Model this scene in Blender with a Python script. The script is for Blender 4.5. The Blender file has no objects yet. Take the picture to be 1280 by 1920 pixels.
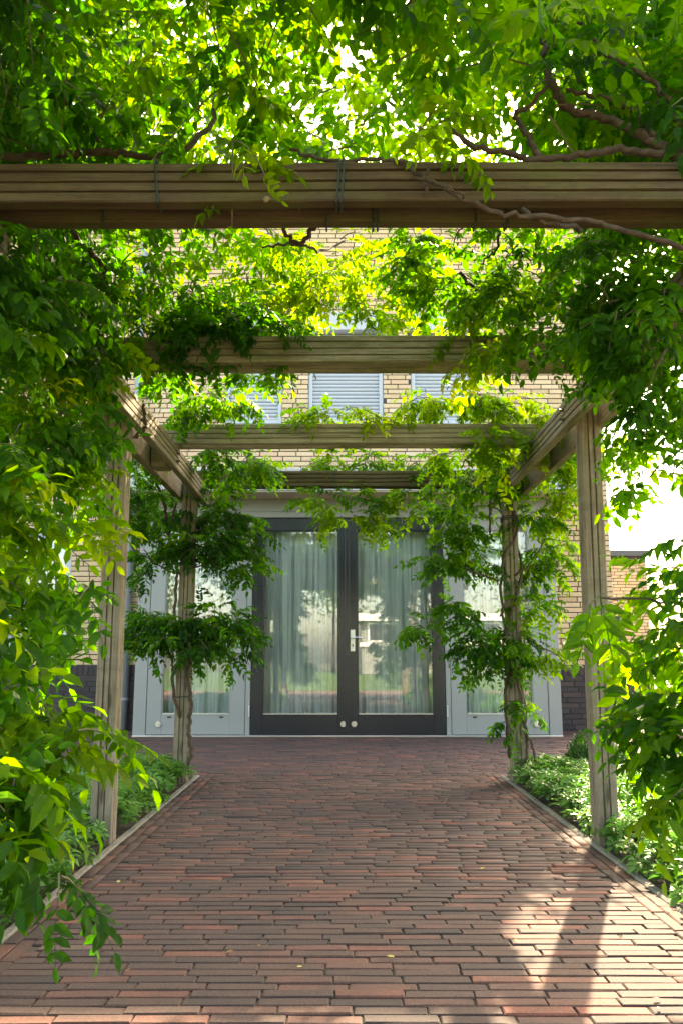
import bpy, math, random
import numpy as np
from mathutils import Vector, Matrix
rng = np.random.default_rng(7)
random.seed(7)
sc = bpy.context.scene
COL = sc.collection
R = math.radians

# ------------------------------------------------------------------ camera, sky, sun, exposure
PITCH, EYE, FPX = R(9.98), 0.85, 1540.0
cam_d = bpy.data.cameras.new('camera'); cam = bpy.data.objects.new('camera', cam_d); COL.objects.link(cam)
cam.location = (0, 0, EYE); cam.rotation_euler = (R(90) + PITCH, 0, 0)
cam_d.sensor_width = 36; cam_d.lens = FPX / 1920 * 36; cam_d.clip_start = 0.05; cam_d.clip_end = 600
sc.camera = cam
SUN_AZ, SUN_EL = R(21), R(41)
world = bpy.data.worlds.new('World'); sc.world = world; world.use_nodes = True
wn = world.node_tree
sky = wn.nodes.new('ShaderNodeTexSky'); sky.sky_type = 'NISHITA'; sky.sun_disc = False
sky.sun_elevation = SUN_EL; sky.sun_rotation = SUN_AZ; sky.air_density = 1.0; sky.dust_density = 3.0; sky.ozone_density = 1.0
wn.links.new(sky.outputs[0], wn.nodes['Background'].inputs[0]); wn.nodes['Background'].inputs[1].default_value = 0.15
sun_d = bpy.data.lights.new('sun', 'SUN'); sun = bpy.data.objects.new('sun', sun_d); COL.objects.link(sun)
sun_d.energy = 3.5; sun_d.angle = R(0.55); sun_d.color = (1.0, 0.93, 0.82)
sdir = Vector((math.sin(SUN_AZ) * math.cos(SUN_EL), math.cos(SUN_AZ) * math.cos(SUN_EL), math.sin(SUN_EL)))
sun.rotation_euler = sdir.to_track_quat('Z', 'Y').to_euler(); sun.location = (6, 14, 12)
sc.view_settings.view_transform = 'Standard'; sc.view_settings.look = 'None'
sc.view_settings.exposure = 3.2; sc.view_settings.gamma = 1.0; sc.view_settings.use_curve_mapping = False
sc.view_settings.use_white_balance = True; sc.view_settings.white_balance_temperature = 8900; sc.view_settings.white_balance_tint = 10
sc.render.engine = 'CYCLES'
sc.cycles.max_bounces = 10; sc.cycles.diffuse_bounces = 5; sc.cycles.transmission_bounces = 6; sc.cycles.transparent_max_bounces = 12
sc.cycles.sample_clamp_indirect = 6.0; sc.cycles.use_denoising = True

# ------------------------------------------------------------------ helpers
cP, sP = math.cos(PITCH), math.sin(PITCH)
def at(px, py, Y):
    """world point at distance Y ahead whose picture position in the 1280x1920 photograph is px, py (used to read places off)"""
    dx, up = (px - 640) / FPX, -(py - 960) / FPX
    yd, zd = cP - up * sP, sP + up * cP
    s = Y / yd
    return np.array((dx * s, Y, EYE + zd * s))
def project(P):
    P = np.asarray(P, float); z = P[..., 2] - EYE
    zc = P[..., 1] * cP + z * sP
    yc = z * cP - P[..., 1] * sP
    zc = np.where(zc < 0.05, 0.05, zc)
    return 640 + FPX * P[..., 0] / zc, 960 - FPX * yc / zc, zc

def link(name, me, parent=None, m=None):
    o = bpy.data.objects.new(name, me); COL.objects.link(o)
    if m is not None and me is not None and len(me.materials) == 0: me.materials.append(m)
    if parent is not None: o.parent = parent
    o.color = (0, 0, 0, 1)
    return o
def empty(name, loc=(0, 0, 0)):
    o = bpy.data.objects.new(name, None); COL.objects.link(o); o.location = loc; o.empty_display_size = .1
    return o
def tag(o, label=None, cat=None, group=None, kind=None):
    if label: o['label'] = label
    if cat: o['category'] = cat
    if group: o['group'] = group
    if kind: o['kind'] = kind
    return o

class MB:
    def __init__(s): s.v = []; s.f = []; s.t = []
    def add(s, vs, fs, tint=0.0):
        b = len(s.v); s.v += [tuple(v) for v in vs]; s.f += [tuple(i + b for i in f) for f in fs]; s.t += [tint] * len(vs); return s
    def box(s, x0, x1, y0, y1, z0, z1, bev=0.0, tint=0.0):
        if bev <= 0:
            vs = [(x, y, z) for z in (z0, z1) for y in (y0, y1) for x in (x0, x1)]
            s.add(vs, [(0, 2, 3, 1), (4, 5, 7, 6), (0, 1, 5, 4), (2, 6, 7, 3), (0, 4, 6, 2), (1, 3, 7, 5)], tint); return s
        b = bev; vs = []
        for (x, sx) in ((x0, 1), (x1, -1)):
            for (y, sy) in ((y0, 1), (y1, -1)):
                for (z, sz) in ((z0, 1), (z1, -1)):
                    vs += [(x, y + sy * b, z + sz * b), (x + sx * b, y, z + sz * b), (x + sx * b, y + sy * b, z)]
        def i(a, c, d, k): return ((a * 2 + c) * 2 + d) * 3 + k
        fs = [(i(0,0,0,0), i(0,0,1,0), i(0,1,1,0), i(0,1,0,0)), (i(1,0,0,0), i(1,1,0,0), i(1,1,1,0), i(1,0,1,0)),
              (i(0,0,0,1), i(1,0,0,1), i(1,0,1,1), i(0,0,1,1)), (i(0,1,0,1), i(0,1,1,1), i(1,1,1,1), i(1,1,0,1)),
              (i(0,0,0,2), i(0,1,0,2), i(1,1,0,2), i(1,0,0,2)), (i(0,0,1,2), i(1,0,1,2), i(1,1,1,2), i(0,1,1,2))]
        for d in (0, 1):
            for c in (0, 1): fs.append((i(0,c,d,1), i(1,c,d,1), i(1,c,d,2), i(0,c,d,2)))
            for a in (0, 1): fs.append((i(a,0,d,0), i(a,1,d,0), i(a,1,d,2), i(a,0,d,2)))
        for a in (0, 1):
            for c in (0, 1): fs.append((i(a,c,0,0), i(a,c,1,0), i(a,c,1,1), i(a,c,0,1)))
        for a in (0, 1):
            for c in (0, 1):
                for d in (0, 1): fs.append((i(a,c,d,0), i(a,c,d,1), i(a,c,d,2)))
        s.add(vs, fs, tint); return s
    def tube(s, pts, r0, r1=None, n=7, caps=True, tint=0.0, lump=0.0):
        r1 = r0 if r1 is None else r1
        P = [Vector(p) for p in pts]; N = len(P); vs = []
        ref = Vector((0, 0, 1)) if abs((P[-1] - P[0]).normalized().z) < .9 else Vector((1, 0, 0))
        for k, p in enumerate(P):
            d = (P[min(k + 1, N - 1)] - P[max(k - 1, 0)]).normalized()
            u = d.cross(ref)
            if u.length < 1e-4: u = d.orthogonal()
            u.normalize(); w = d.cross(u); ref = -u.cross(d) if False else ref
            r = r0 + (r1 - r0) * k / max(1, N - 1)
            for j in range(n):
                a = 2 * math.pi * j / n; rr = r * (1 + lump * (random.random() - .5))
                vs.append(p + u * math.cos(a) * rr + w * math.sin(a) * rr)
        fs = [(k*n+j, k*n+(j+1)%n, (k+1)*n+(j+1)%n, (k+1)*n+j) for k in range(N-1) for j in range(n)]
        if caps: fs += [tuple(range(n - 1, -1, -1)), tuple((N-1)*n + j for j in range(n))]
        s.add(vs, fs, tint); return s
    def mesh(s, name):
        me = bpy.data.meshes.new(name); me.from_pydata(s.v, [], s.f); me.update()
        if any(s.t):
            a = me.attributes.new('tint', 'FLOAT', 'POINT'); a.data.foreach_set('value', s.t)
        return me
    def build(s, name, m, parent=None, smooth=False):
        import bmesh
        me = s.mesh(name); bm = bmesh.new(); bm.from_mesh(me); bmesh.ops.recalc_face_normals(bm, faces=bm.faces); bm.to_mesh(me); bm.free()
        if smooth: me.polygons.foreach_set('use_smooth', [True] * len(me.polygons))
        return link(name, me, parent, m)

def smooth_path(pts, per=6, jit=0.0):
    P = [np.array(p, float) for p in pts]; out = []
    P = [2 * P[0] - P[1]] + P + [2 * P[-1] - P[-2]]
    for k in range(1, len(P) - 2):
        for q in range(per):
            t = q / per; a, b, c, d = P[k-1], P[k], P[k+1], P[k+2]
            v = .5 * (2*b + (c-a)*t + (2*a-5*b+4*c-d)*t*t + (3*b-a-3*c+d)*t**3)
            out.append(v + (rng.normal(0, jit, 3) if jit else 0))
    out.append(P[-2]); return out

def tri_mesh(name, V, F, tint=None, m=None, parent=None, smooth=False):
    me = bpy.data.meshes.new(name); n = len(F)
    me.vertices.add(len(V)); me.vertices.foreach_set('co', np.ascontiguousarray(V, np.float32).ravel())
    me.loops.add(n * 3); me.loops.foreach_set('vertex_index', np.ascontiguousarray(F, np.int32).ravel())
    me.polygons.add(n); me.polygons.foreach_set('loop_start', np.arange(0, 3 * n, 3, dtype=np.int32))
    if smooth: me.polygons.foreach_set('use_smooth', np.ones(n, bool))
    if tint is not None:
        a = me.attributes.new('tint', 'FLOAT', 'POINT'); a.data.foreach_set('value', np.asarray(tint, np.float32))
    me.update(calc_edges=True); me.validate()
    return link(name, me, parent, m)

# ------------------------------------------------------------------ materials
class Mat:
    def __init__(s, name):
        s.m = bpy.data.materials.new(name); s.m.use_nodes = True; s.t = s.m.node_tree; s.n = s.t.nodes
        s.b = s.n['Principled BSDF']; s.out = s.n['Material Output']
    def new(s, t, **kw):
        n = s.n.new(t)
        for k, v in kw.items(): setattr(n, k, v)
        return n
    def l(s, a, b): s.t.links.new(a, b)
    def set(s, **kw):
        for k, v in kw.items(): s.b.inputs[k.replace('_', ' ')].default_value = v
    def noise(s, scale, detail=5, rough=.6, coord='Object', stretch=None, dist=0.0):
        tc = s.new('ShaderNodeTexCoord'); src = tc.outputs['Object']
        if coord == 'World': src = s.new('ShaderNodeNewGeometry').outputs['Position']
        mp = s.new('ShaderNodeMapping'); s.l(src, mp.inputs[0])
        if stretch: mp.inputs['Scale'].default_value = stretch
        nz = s.new('ShaderNodeTexNoise'); nz.inputs['Scale'].default_value = scale; nz.inputs['Detail'].default_value = detail; nz.inputs['Roughness'].default_value = rough
        nz.inputs['Distortion'].default_value = dist
        s.l(mp.outputs[0], nz.inputs[0]); return nz.outputs[0]
    def ramp(s, fac, stops):
        r = s.new('ShaderNodeValToRGB'); e = r.color_ramp.elements
        while len(e) < len(stops): e.new(.5)
        for k, (p, c) in enumerate(stops): e[k].position = p; e[k].color = (*c, 1) if len(c) == 3 else c
        s.l(fac, r.inputs[0]); return r.outputs[0]
    def mix(s, fac, a, b, mode='MIX'):
        x = s.new('ShaderNodeMix'); x.data_type = 'RGBA'; x.blend_type = mode; x.clamp_factor = True
        for v, i in ((fac, 0), (a, 6), (b, 7)):
            if hasattr(v, 'is_output'): s.l(v, x.inputs[i])
            else: x.inputs[i].default_value = v if i == 0 else (*v, 1)
        return x.outputs[2]
    def math(s, op, a, b=0.0):
        x = s.new('ShaderNodeMath'); x.operation = op
        for k, v in enumerate((a, b)):
            if hasattr(v, 'is_output'): s.l(v, x.inputs[k])
            else: x.inputs[k].default_value = v
        return x.outputs[0]
    def tint(s):
        at_ = s.new('ShaderNodeAttribute'); at_.attribute_name = 'tint'
        oi = s.new('ShaderNodeObjectInfo'); sp = s.new('ShaderNodeSeparateColor'); s.l(oi.outputs['Color'], sp.inputs[0])
        return s.math('ADD', at_.outputs['Fac'], sp.outputs[0])
    def bump(s, h, strength=.4, dist=.004):
        b = s.new('ShaderNodeBump'); b.inputs['Strength'].default_value = strength; b.inputs['Distance'].default_value = dist
        s.l(h, b.inputs['Height']); s.l(b.outputs[0], s.b.inputs['Normal']); return b.outputs[0]

def paint(name, c, rough=.45, bump=.0, dirt=.12):
    M = Mat(name); n = M.noise(3.0, 6, .65, 'World'); d = M.mix(M.math('MULTIPLY', n, dirt * 2), c, tuple(x * .6 for x in c))
    M.l(d, M.b.inputs['Base Color']); M.set(Roughness=rough)
    if bump: M.bump(M.noise(60, 2, .5, 'World'), bump, .003)
    return M.m
def brick_mat(name, stops, mottle=.45, rough=.85, spots=(.10, .085, .08)):
    M = Mat(name); t = M.tint(); base = M.ramp(t, stops)
    n1 = M.noise(9, 5, .65, 'World'); n2 = M.noise(140, 3, .7, 'World')
    f = M.ramp(n1, [(.42, (0, 0, 0)), (.68, (1, 1, 1))])
    c = M.mix(M.math('MULTIPLY', f, mottle), base, spots)
    c = M.mix(M.math('MULTIPLY', n2, .5), c, (.5, .5, .5), 'SOFT_LIGHT')
    g = M.ramp(n2, [(.3, (.58, .58, .58)), (.7, (1.3, 1.3, 1.3))])
    c = M.mix(.8, c, g, 'MULTIPLY')
    M.l(c, M.b.inputs['Base Color']); M.set(Roughness=rough); M.b.inputs['Specular IOR Level'].default_value = .3
    M.bump(n2, .5, .003); return M.m
M_PAVE = brick_mat('paving_clay', [(0, (.033, .025, .024)), (.2, (.056, .036, .031)), (.5, (.080, .045, .036)), (.72, (.112, .050, .038)), (.88, (.170, .061, .041)), (1, (.115, .080, .060))], .6, .85, (.048, .034, .029))
M_YEL = brick_mat('buff_brick', [(0, (.48, .33, .19)), (.3, (.60, .43, .25)), (.6, (.66, .49, .31)), (.85, (.62, .40, .26)), (1, (.70, .55, .38))], .15, .9, (.42, .27, .15))
M_DARK = brick_mat('dark_brick', [(0, (.028, .022, .026)), (.5, (.045, .034, .036)), (1, (.075, .05, .045))], .3, .6, (.02, .018, .02))
def ground_mat(name, a, b, c, scale):
    M = Mat(name); n1 = M.noise(scale, 8, .7, 'World'); n2 = M.noise(scale * 9, 4, .7, 'World')
    x = M.mix(M.ramp(n1, [(.35, (0, 0, 0)), (.65, (1, 1, 1))]), a, b); x = M.mix(M.ramp(n2, [(.5, (0, 0, 0)), (.7, (1, 1, 1))]), x, c)
    M.l(x, M.b.inputs['Base Color']); M.set(Roughness=.95); M.bump(n2, .8, .01); return M.m
M_SAND = ground_mat('joint_sand', (.045, .034, .027), (.075, .058, .043), (.038, .045, .018), 5)
M_SOIL = ground_mat('soil', (.03, .02, .013), (.055, .036, .022), (.09, .06, .035), 8)
M_LAWN = ground_mat('lawn_grass', (.05, .11, .02), (.09, .16, .03), (.04, .08, .015), 3)
M_GROUND = ground_mat('ground_cover_far', (.07, .08, .04), (.10, .09, .06), (.05, .06, .03), .6)
M_FARPAVE = ground_mat('far_paving', (.20, .11, .085), (.25, .14, .11), (.14, .08, .065), 7)
M_KERB = ground_mat('concrete_kerb', (.17, .155, .13), (.24, .22, .185), (.10, .09, .07), 12)
M_MORTAR = ground_mat('mortar', (.05, .045, .042), (.075, .068, .06), (.04, .036, .034), 20)

def wood(name, dark, mid, light, moss=.0, grey=(.2, .19, .17)):
    M = Mat(name)
    g1 = M.noise(4, 7, .65, 'Object', (.55, 6, 6), .5); g2 = M.noise(30, 6, .75, 'Object', (.11, 5, 5), .3)
    blot = M.noise(2.3, 6, .7, 'World')
    c = M.ramp(g1, [(.25, dark), (.5, mid), (.75, light)])
    c = M.mix(M.ramp(g2, [(.36, (.8, .8, .8)), (.54, (0, 0, 0))]), c, tuple(x * .45 for x in dark))
    c = M.mix(M.ramp(blot, [(.4, (0, 0, 0)), (.7, (.75, .75, .75))]), c, grey)
    if moss:
        mo = M.noise(5, 8, .75, 'World', (.5, 1, 2)); c = M.mix(M.ramp(mo, [(.46, (0, 0, 0)), (.62, (moss, moss, moss))]), c, (.105, .115, .03))
    vo = M.new('ShaderNodeTexVoronoi'); vo.inputs['Scale'].default_value = 1.0; tcv = M.new('ShaderNodeTexCoord'); mpv = M.new('ShaderNodeMapping'); mpv.inputs['Scale'].default_value = (2.2, 11, 11)
    M.l(tcv.outputs['Object'], mpv.inputs[0]); M.l(mpv.outputs[0], vo.inputs['Vector'])
    c = M.mix(M.ramp(vo.outputs['Distance'], [(.05, (.85, .85, .85)), (.13, (0, 0, 0))]), c, tuple(x * .3 for x in dark))
    st = M.noise(1.1, 5, .8, 'World', (1, 1, 5)); c = M.mix(M.ramp(st, [(.5, (0, 0, 0)), (.72, (.55, .55, .55))]), c, tuple(x * .42 for x in mid))
    pt = M.noise(160, 3, .7, 'Object', (.25, 2, 2))
    c = M.mix(M.ramp(pt, [(.60, (0, 0, 0)), (.68, (.7, .7, .7))]), c, (.03, .024, .017))
    M.l(c, M.b.inputs['Base Color']); M.set(Roughness=.8); M.b.inputs['Specular IOR Level'].default_value = .25
    M.bump(M.math('ADD', g2, M.math('MULTIPLY', pt, .5)), .7, .004); return M.m
W_BROWN = wood('wood_brown', (.052, .033, .016), (.100, .066, .034), (.165, .113, .063), .55, (.125, .092, .055))
W_MOSS = wood('wood_mossy', (.21, .175, .105), (.32, .27, .175), (.42, .36, .25), .75, (.34, .31, .21))
W_GREY = wood('wood_grey', (.24, .205, .165), (.37, .32, .26), (.50, .44, .37), .35, (.40, .365, .31))
W_POST = wood('wood_post', (.15, .115, .078), (.235, .185, .13), (.32, .26, .19), .3, (.26, .22, .165))

M_ANTH = paint('anthracite_paint', (.0085, .0105, .016), .25, .35)
M_GREY = paint('grey_paint', (.225, .24, .235), .35, .25)
M_LGREY = paint('light_grey_paint', (.42, .44, .46), .4, .2)
M_SOFFIT = paint('beige_soffit', (.45, .39, .32), .7)
M_SHUT = paint('shutter_grey', (.42, .45, .49), .4)
M_WHITE = paint('white_paint', (.75, .75, .74), .5)
M_INNER = paint('plaster', (.55, .53, .5), .9)
M_PLASTIC = paint('dark_pipe', (.06, .06, .065), .4)
M_PIPE = paint('grey_pipe', (.24, .27, .30), .35)
M_TIE = paint('green_tie', (.008, .03, .02), .5)
M_ROOF = paint('roof_dark', (.08, .08, .085), .7)
M_METAL = Mat('steel'); M_METAL.set(Metallic=1.0, Roughness=.28); M_METAL.b.inputs['Base Color'].default_value = (.62, .61, .58, 1); M_METAL = M_METAL.m
M_PLATE = Mat('aluminium_plate'); M_PLATE.set(Metallic=.6, Roughness=.45); M_PLATE.b.inputs['Base Color'].default_value = (.72, .69, .58, 1); M_PLATE = M_PLATE.m
M_BLACK = paint('black_hole', (.01, .01, .01), .6)
def glass(name, boost):
    M = Mat(name); M.n.remove(M.b); tr = M.new('ShaderNodeBsdfTransparent'); tr.inputs[0].default_value = (.96, .98, .975, 1)
    gl = M.new('ShaderNodeBsdfGlossy'); gl.inputs['Roughness'].default_value = .0
    fr = M.new('ShaderNodeFresnel'); fr.inputs['IOR'].default_value = 1.52
    wob = M.noise(1.3, 2, .5, 'World'); bp = M.new('ShaderNodeBump'); bp.inputs['Strength'].default_value = .04; bp.inputs['Distance'].default_value = .01
    M.l(wob, bp.inputs['Height']); M.l(bp.outputs[0], gl.inputs['Normal'])
    f = M.math('ADD', M.math('MULTIPLY', fr.outputs[0], 1.3), boost); mx = M.new('ShaderNodeMixShader')
    M.l(f, mx.inputs[0]); M.l(tr.outputs[0], mx.inputs[1]); M.l(gl.outputs[0], mx.inputs[2]); M.l(mx.outputs[0], M.out.inputs[0]); return M.m
M_GLASS = glass('coated_glass', .045)
def curtain_mat():
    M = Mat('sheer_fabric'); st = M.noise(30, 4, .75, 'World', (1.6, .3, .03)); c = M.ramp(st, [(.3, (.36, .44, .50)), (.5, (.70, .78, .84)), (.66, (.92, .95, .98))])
    df = M.new('ShaderNodeBsdfDiffuse'); tl = M.new('ShaderNodeBsdfTranslucent'); M.l(c, df.inputs[0]); M.l(c, tl.inputs[0])
    mx = M.new('ShaderNodeMixShader'); mx.inputs[0].default_value = .15; M.l(df.outputs[0], mx.inputs[1]); M.l(tl.outputs[0], mx.inputs[2]); M.l(mx.outputs[0], M.out.inputs[0])
    M.n.remove(M.b); return M.m
M_CURT = curtain_mat()
def leaf_mat(name, stops, trans, transl=.55, rough=.55):
    M = Mat(name); t = M.tint(); n = M.noise(55, 3, .6, 'World')
    tt = M.math('ADD', t, M.math('MULTIPLY', M.math('SUBTRACT', n, .5), .35))
    c = M.ramp(tt, stops); tc = M.ramp(tt, trans)
    if name == 'wisteria_leaf':   # scorched blotches on the older, yellower leaves
        sp = M.ramp(M.noise(38, 4, .7, 'World'), [(.60, (0, 0, 0)), (.68, (1, 1, 1))]); sf = M.math('MULTIPLY', sp, M.ramp(t, [(.45, (0, 0, 0)), (.8, (.8, .8, .8))]))
        c = M.mix(sf, c, (.16, .07, .02)); tc = M.mix(sf, tc, (.35, .16, .03))
    M.l(c, M.b.inputs['Base Color']); M.set(Roughness=rough); M.b.inputs['Specular IOR Level'].default_value = .16
    tl = M.new('ShaderNodeBsdfTranslucent'); M.l(tc, tl.inputs[0]); mx = M.new('ShaderNodeMixShader'); mx.inputs[0].default_value = transl
    M.l(M.b.outputs[0], mx.inputs[1]); M.l(tl.outputs[0], mx.inputs[2]); M.l(mx.outputs[0], M.out.inputs[0]); return M.m
LEAF_STOPS = [(0, (.007, .034, .006)), (.3, (.016, .066, .005)), (.55, (.045, .115, .004)), (.8, (.11, .175, .008)), (.95, (.22, .18, .012)), (1, (.22, .10, .015))]
LEAF_TRANS = [(0, (.035, .19, .006)), (.3, (.10, .35, .006)), (.55, (.27, .52, .008)), (.8, (.48, .62, .018)), (.95, (.66, .52, .03)), (1, (.5, .25, .02))]
M_LEAF = leaf_mat('wisteria_leaf', LEAF_STOPS, LEAF_TRANS)
M_COVER = leaf_mat('ground_cover_leaf', [(0, (.045, .13, .025)), (.5, (.085, .21, .04)), (1, (.14, .26, .07))], [(0, (.08, .28, .03)), (1, (.2, .46, .06))], .3, .3)
M_BOX = leaf_mat('boxwood_leaf', [(0, (.010, .04, .010)), (.5, (.02, .07, .014)), (1, (.045, .12, .02))], [(0, (.03, .12, .01)), (1, (.1, .28, .03))], .25, .35)
M_TREE = leaf_mat('tree_leaf', [(0, (.03, .07, .015)), (.5, (.06, .12, .02)), (1, (.12, .15, .03))], [(0, (.06, .2, .02)), (1, (.2, .36, .04))], .3, .5)
def bark_mat():
    M = Mat('bark'); n = M.noise(70, 6, .75, 'World', (.5, 1, 1)); n2 = M.noise(8, 4, .6, 'World')
    c = M.ramp(n, [(.32, (.022, .014, .009)), (.55, (.075, .047, .027)), (.75, (.13, .09, .055))]); c = M.mix(M.ramp(n2, [(.5, (0, 0, 0)), (.7, (.5, .5, .5))]), c, (.10, .09, .06))
    M.l(c, M.b.inputs['Base Color']); M.set(Roughness=.9); M.bump(n, .8, .006); return M.m
M_BARK = bark_mat()
M_TWIG = paint('green_twig', (.12, .10, .045), .7)
M_SNAIL = paint('snail_shell', (.24, .17, .07), .4)
M_LITTER = leaf_mat('leaf_litter', [(0, (.10, .055, .025)), (.6, (.2, .12, .05)), (1, (.26, .22, .05))], [(0, (.1, .06, .02)), (1, (.2, .15, .04))], .1)
M_FALLEN = leaf_mat('fallen_leaf', [(0, (.35, .30, .06)), (1, (.5, .42, .12))], [(0, (.3, .3, .05)), (1, (.3, .3, .05))], .15)

# ------------------------------------------------------------------ ground
def sheet(name, x0, x1, y0, y1, z, m, kind='structure', parent=None, n=1):
    mb = MB()
    mb.add([(x0, y0, z), (x1, y0, z), (x1, y1, z), (x0, y1, z)], [(0, 1, 2, 3)])
    o = mb.build(name, m, parent); tag(o, kind=kind); return o
XL, XR = -.925, 1.045           # paved field between the borders
BL, BR = -1.022, 1.142          # outer edge of the borders
YE = 6.2                        # where the beds end and the courtyard opens
HY, BY = 9.85, 9.10             # house wall, entrance bay
sheet('ground', -90, 90, -90, 160, -.05, M_GROUND)
path = empty('brick_path', (0, 4, 0)); tag(path, 'red brown clay brick path and courtyard under the pergola', kind='structure')
P0 = Vector((0, 4, 0))
def rel(o, root):
    if o.parent is root: o.location = Vector(o.location) - root.location   # sub-parts inherit the shift from their part
    return o
bed_mb = MB(); bed_mb.add([(BL - .05 - 0, .2, -.007), (BR + .05, .2, -.007), (BR + .05, YE, -.007), (BL - .05, YE, -.007)], [(0, 1, 2, 3)])
bed_mb.add([(-7, YE, -.012), (9, YE, -.012), (9, HY + .1, -.012), (-7, HY + .1, -.012)], [(0, 1, 2, 3)])
rel(bed_mb.build('joint_sand', M_SAND, path), path)

def paver_np(w, d, h, seed):
    r = np.random.default_rng(seed); a, b = w / 2, d / 2; c = .0035
    j = lambda s=.0012: r.normal(0, s)
    V = []
    for z, ins in ((-.02, 0), (h - c, 0), (h, c)):
        for (sx, sy) in ((-1, -1), (0, -1), (1, -1), (1, 1), (0, 1), (-1, 1)):
            V.append((sx * (a - ins) + j(), sy * (b - ins) + j(.001), z + (j(.0007) if z > 0 else 0)))
    n = 6; F = []
    for L in (0, 1):
        for k in range(n):
            p, q = L * n + k, L * n + (k + 1) % n; F += [(p, q, q + n), (p, q + n, p + n)]
    t = 2 * n; F += [(t, t + 1, t + 4), (t, t + 4, t + 5), (t + 1, t + 2, t + 3), (t + 1, t + 3, t + 4)]
    return np.array(V), np.array(F)
PAV = [paver_np(.2, .0440, .0, s) for s in range(14)]
cand = []   # x, y, length, width-rotation, tilt
def rows(x0, x1, y0, y1, pitch=.0485):
    y = y0 + pitch / 2; k = 0
    while y < y1:
        x = x0 - random.random() * .17; k += 1
        wig = .002 * math.sin(k * .7)
        while x < x1 - .012:
            L = random.choice((.178, .18, .183, .175, .181)); a, b = max(x, x0), min(x + L, x1)
            if b - a > .03: cand.append(((a + b) / 2, y + wig + random.gauss(0, .0015), (b - a), 0.0))
            x += L + random.uniform(.002, .006)
        y += pitch
rows(XL, XR, .9, YE - .01)
rows(-6.2, 8.0, YE + .055, HY - .02)
for sx, x0 in ((-1, XL), (1, XR)):
    for c_ in (0, 1):
        y = .9 + random.random() * .2
        while y < YE - .02:
            L = .182; cand.append((x0 + sx * (.0245 + .0485 * c_), y + L / 2, L, 1.0)); y += L + random.uniform(.003, .008)
x = -6.2
while x < 8.0: cand.append((x + .1, YE + .028, .2, 0.0)); x += .206   # course across the head of the beds
cand = [c for c in cand]
C = np.array(cand); px, py, zc = project(np.c_[C[:, 0], C[:, 1], np.zeros(len(C))])
inframe = (px > -20) & (px < 1300) & (py < 1935) & (py > 0)
order = np.argsort(np.where(inframe, zc, 1e6)); single = set(order[:300].tolist())
pave_me = []
for V, F in PAV:
    me = bpy.data.meshes.new('paving_brick'); me.from_pydata(V.tolist(), [], F.tolist()); me.materials.append(M_PAVE); pave_me.append(me)
VV, FF, TT, off = [], [], [], 0
for i, (x, y, L, rot) in enumerate(cand):
    k = random.randrange(len(PAV)); t = min(1, max(0.001, random.betavariate(2.0, 2.2)))
    Mx = Matrix.Translation((x, y, random.gauss(0, .0012))) @ Matrix.Rotation(rot * math.pi / 2 + random.gauss(0, .006) + (math.pi if random.random() < .5 else 0), 4, 'Z') \
        @ Matrix.Rotation(random.gauss(0, .008), 4, 'X') @ Matrix.Rotation(random.gauss(0, .003), 4, 'Y') @ Matrix.Diagonal((L / .2, 1, 1, 1))
    if i in single:
        o = link('brick', pave_me[k], path); o.matrix_local = Matrix.Translation(-P0) @ Mx; o.color = (t, 0, 0, 1)
    else:
        V, F = PAV[k]; A = np.array(Mx); VV.append(V @ A[:3, :3].T + A[:3, 3]); FF.append(F + off); TT.append(np.full(len(V), t)); off += len(V)
o = tri_mesh('small_brick', np.concatenate(VV), np.concatenate(FF), np.concatenate(TT), M_PAVE, path); o.location = -P0; tag(o, kind='stuff')

# sunlit paving, lawn and planting behind the camera, seen mirrored in the door glass
sheet('pavement', -9, 9, -3.2, .88, -.016, M_FARPAVE)
sheet('lawn', -16, 16, -34, -3.25, -.016, M_LAWN)
# beds
def bed(name, x0, x1, y0, y1):
    nx, ny = 26, 60; V = []; F = []
    for j in range(ny + 1):
        for i in range(nx + 1): V.append((x0 + (x1 - x0) * i / nx, y0 + (y1 - y0) * j / ny, -.012 + random.uniform(-.008, .014)))
    for j in range(ny):
        for i in range(nx): a = j * (nx + 1) + i; F.append((a, a + 1, a + nx + 2, a + nx + 1))
    mb = MB(); mb.add(V, F); return tag(mb.build(name, M_SOIL, smooth=True), kind='structure')
bed('soil_bed', -3.6, BL - .045, .3, YE - .03); bed('soil_bed', BR + .045, 4.2, .3, YE - .03)
def kerb(label, xa, xb, xo):
    k = empty('kerb', (xa, 3, 0)); tag(k, label, kind='structure')
    y = .6
    while y < YE - .02:
        y1 = min(y + 1.0, YE - .004); rel(MB().box(xa, xb, y + .004, y1 - .004, -.1, .006, .006).build('kerb_stone', M_KERB, k), k); y += 1.0
    x = xb if xo > xb else xa; s = 1 if xo > xb else -1
    while (xo - x) * s > .2:
        x1 = x + s * .98; rel(MB().box(min(x, x1) + .004, max(x, x1) - .004, YE - .046, YE - .006, -.1, .006, .006).build('kerb_stone', M_KERB, k), k); x = x1
    return k
kerb('concrete kerb strip along the left edge of the path', BL - .036, BL, -3.6)
kerb('concrete kerb strip along the right edge of the path', BR, BR + .036, 4.2)

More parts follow.
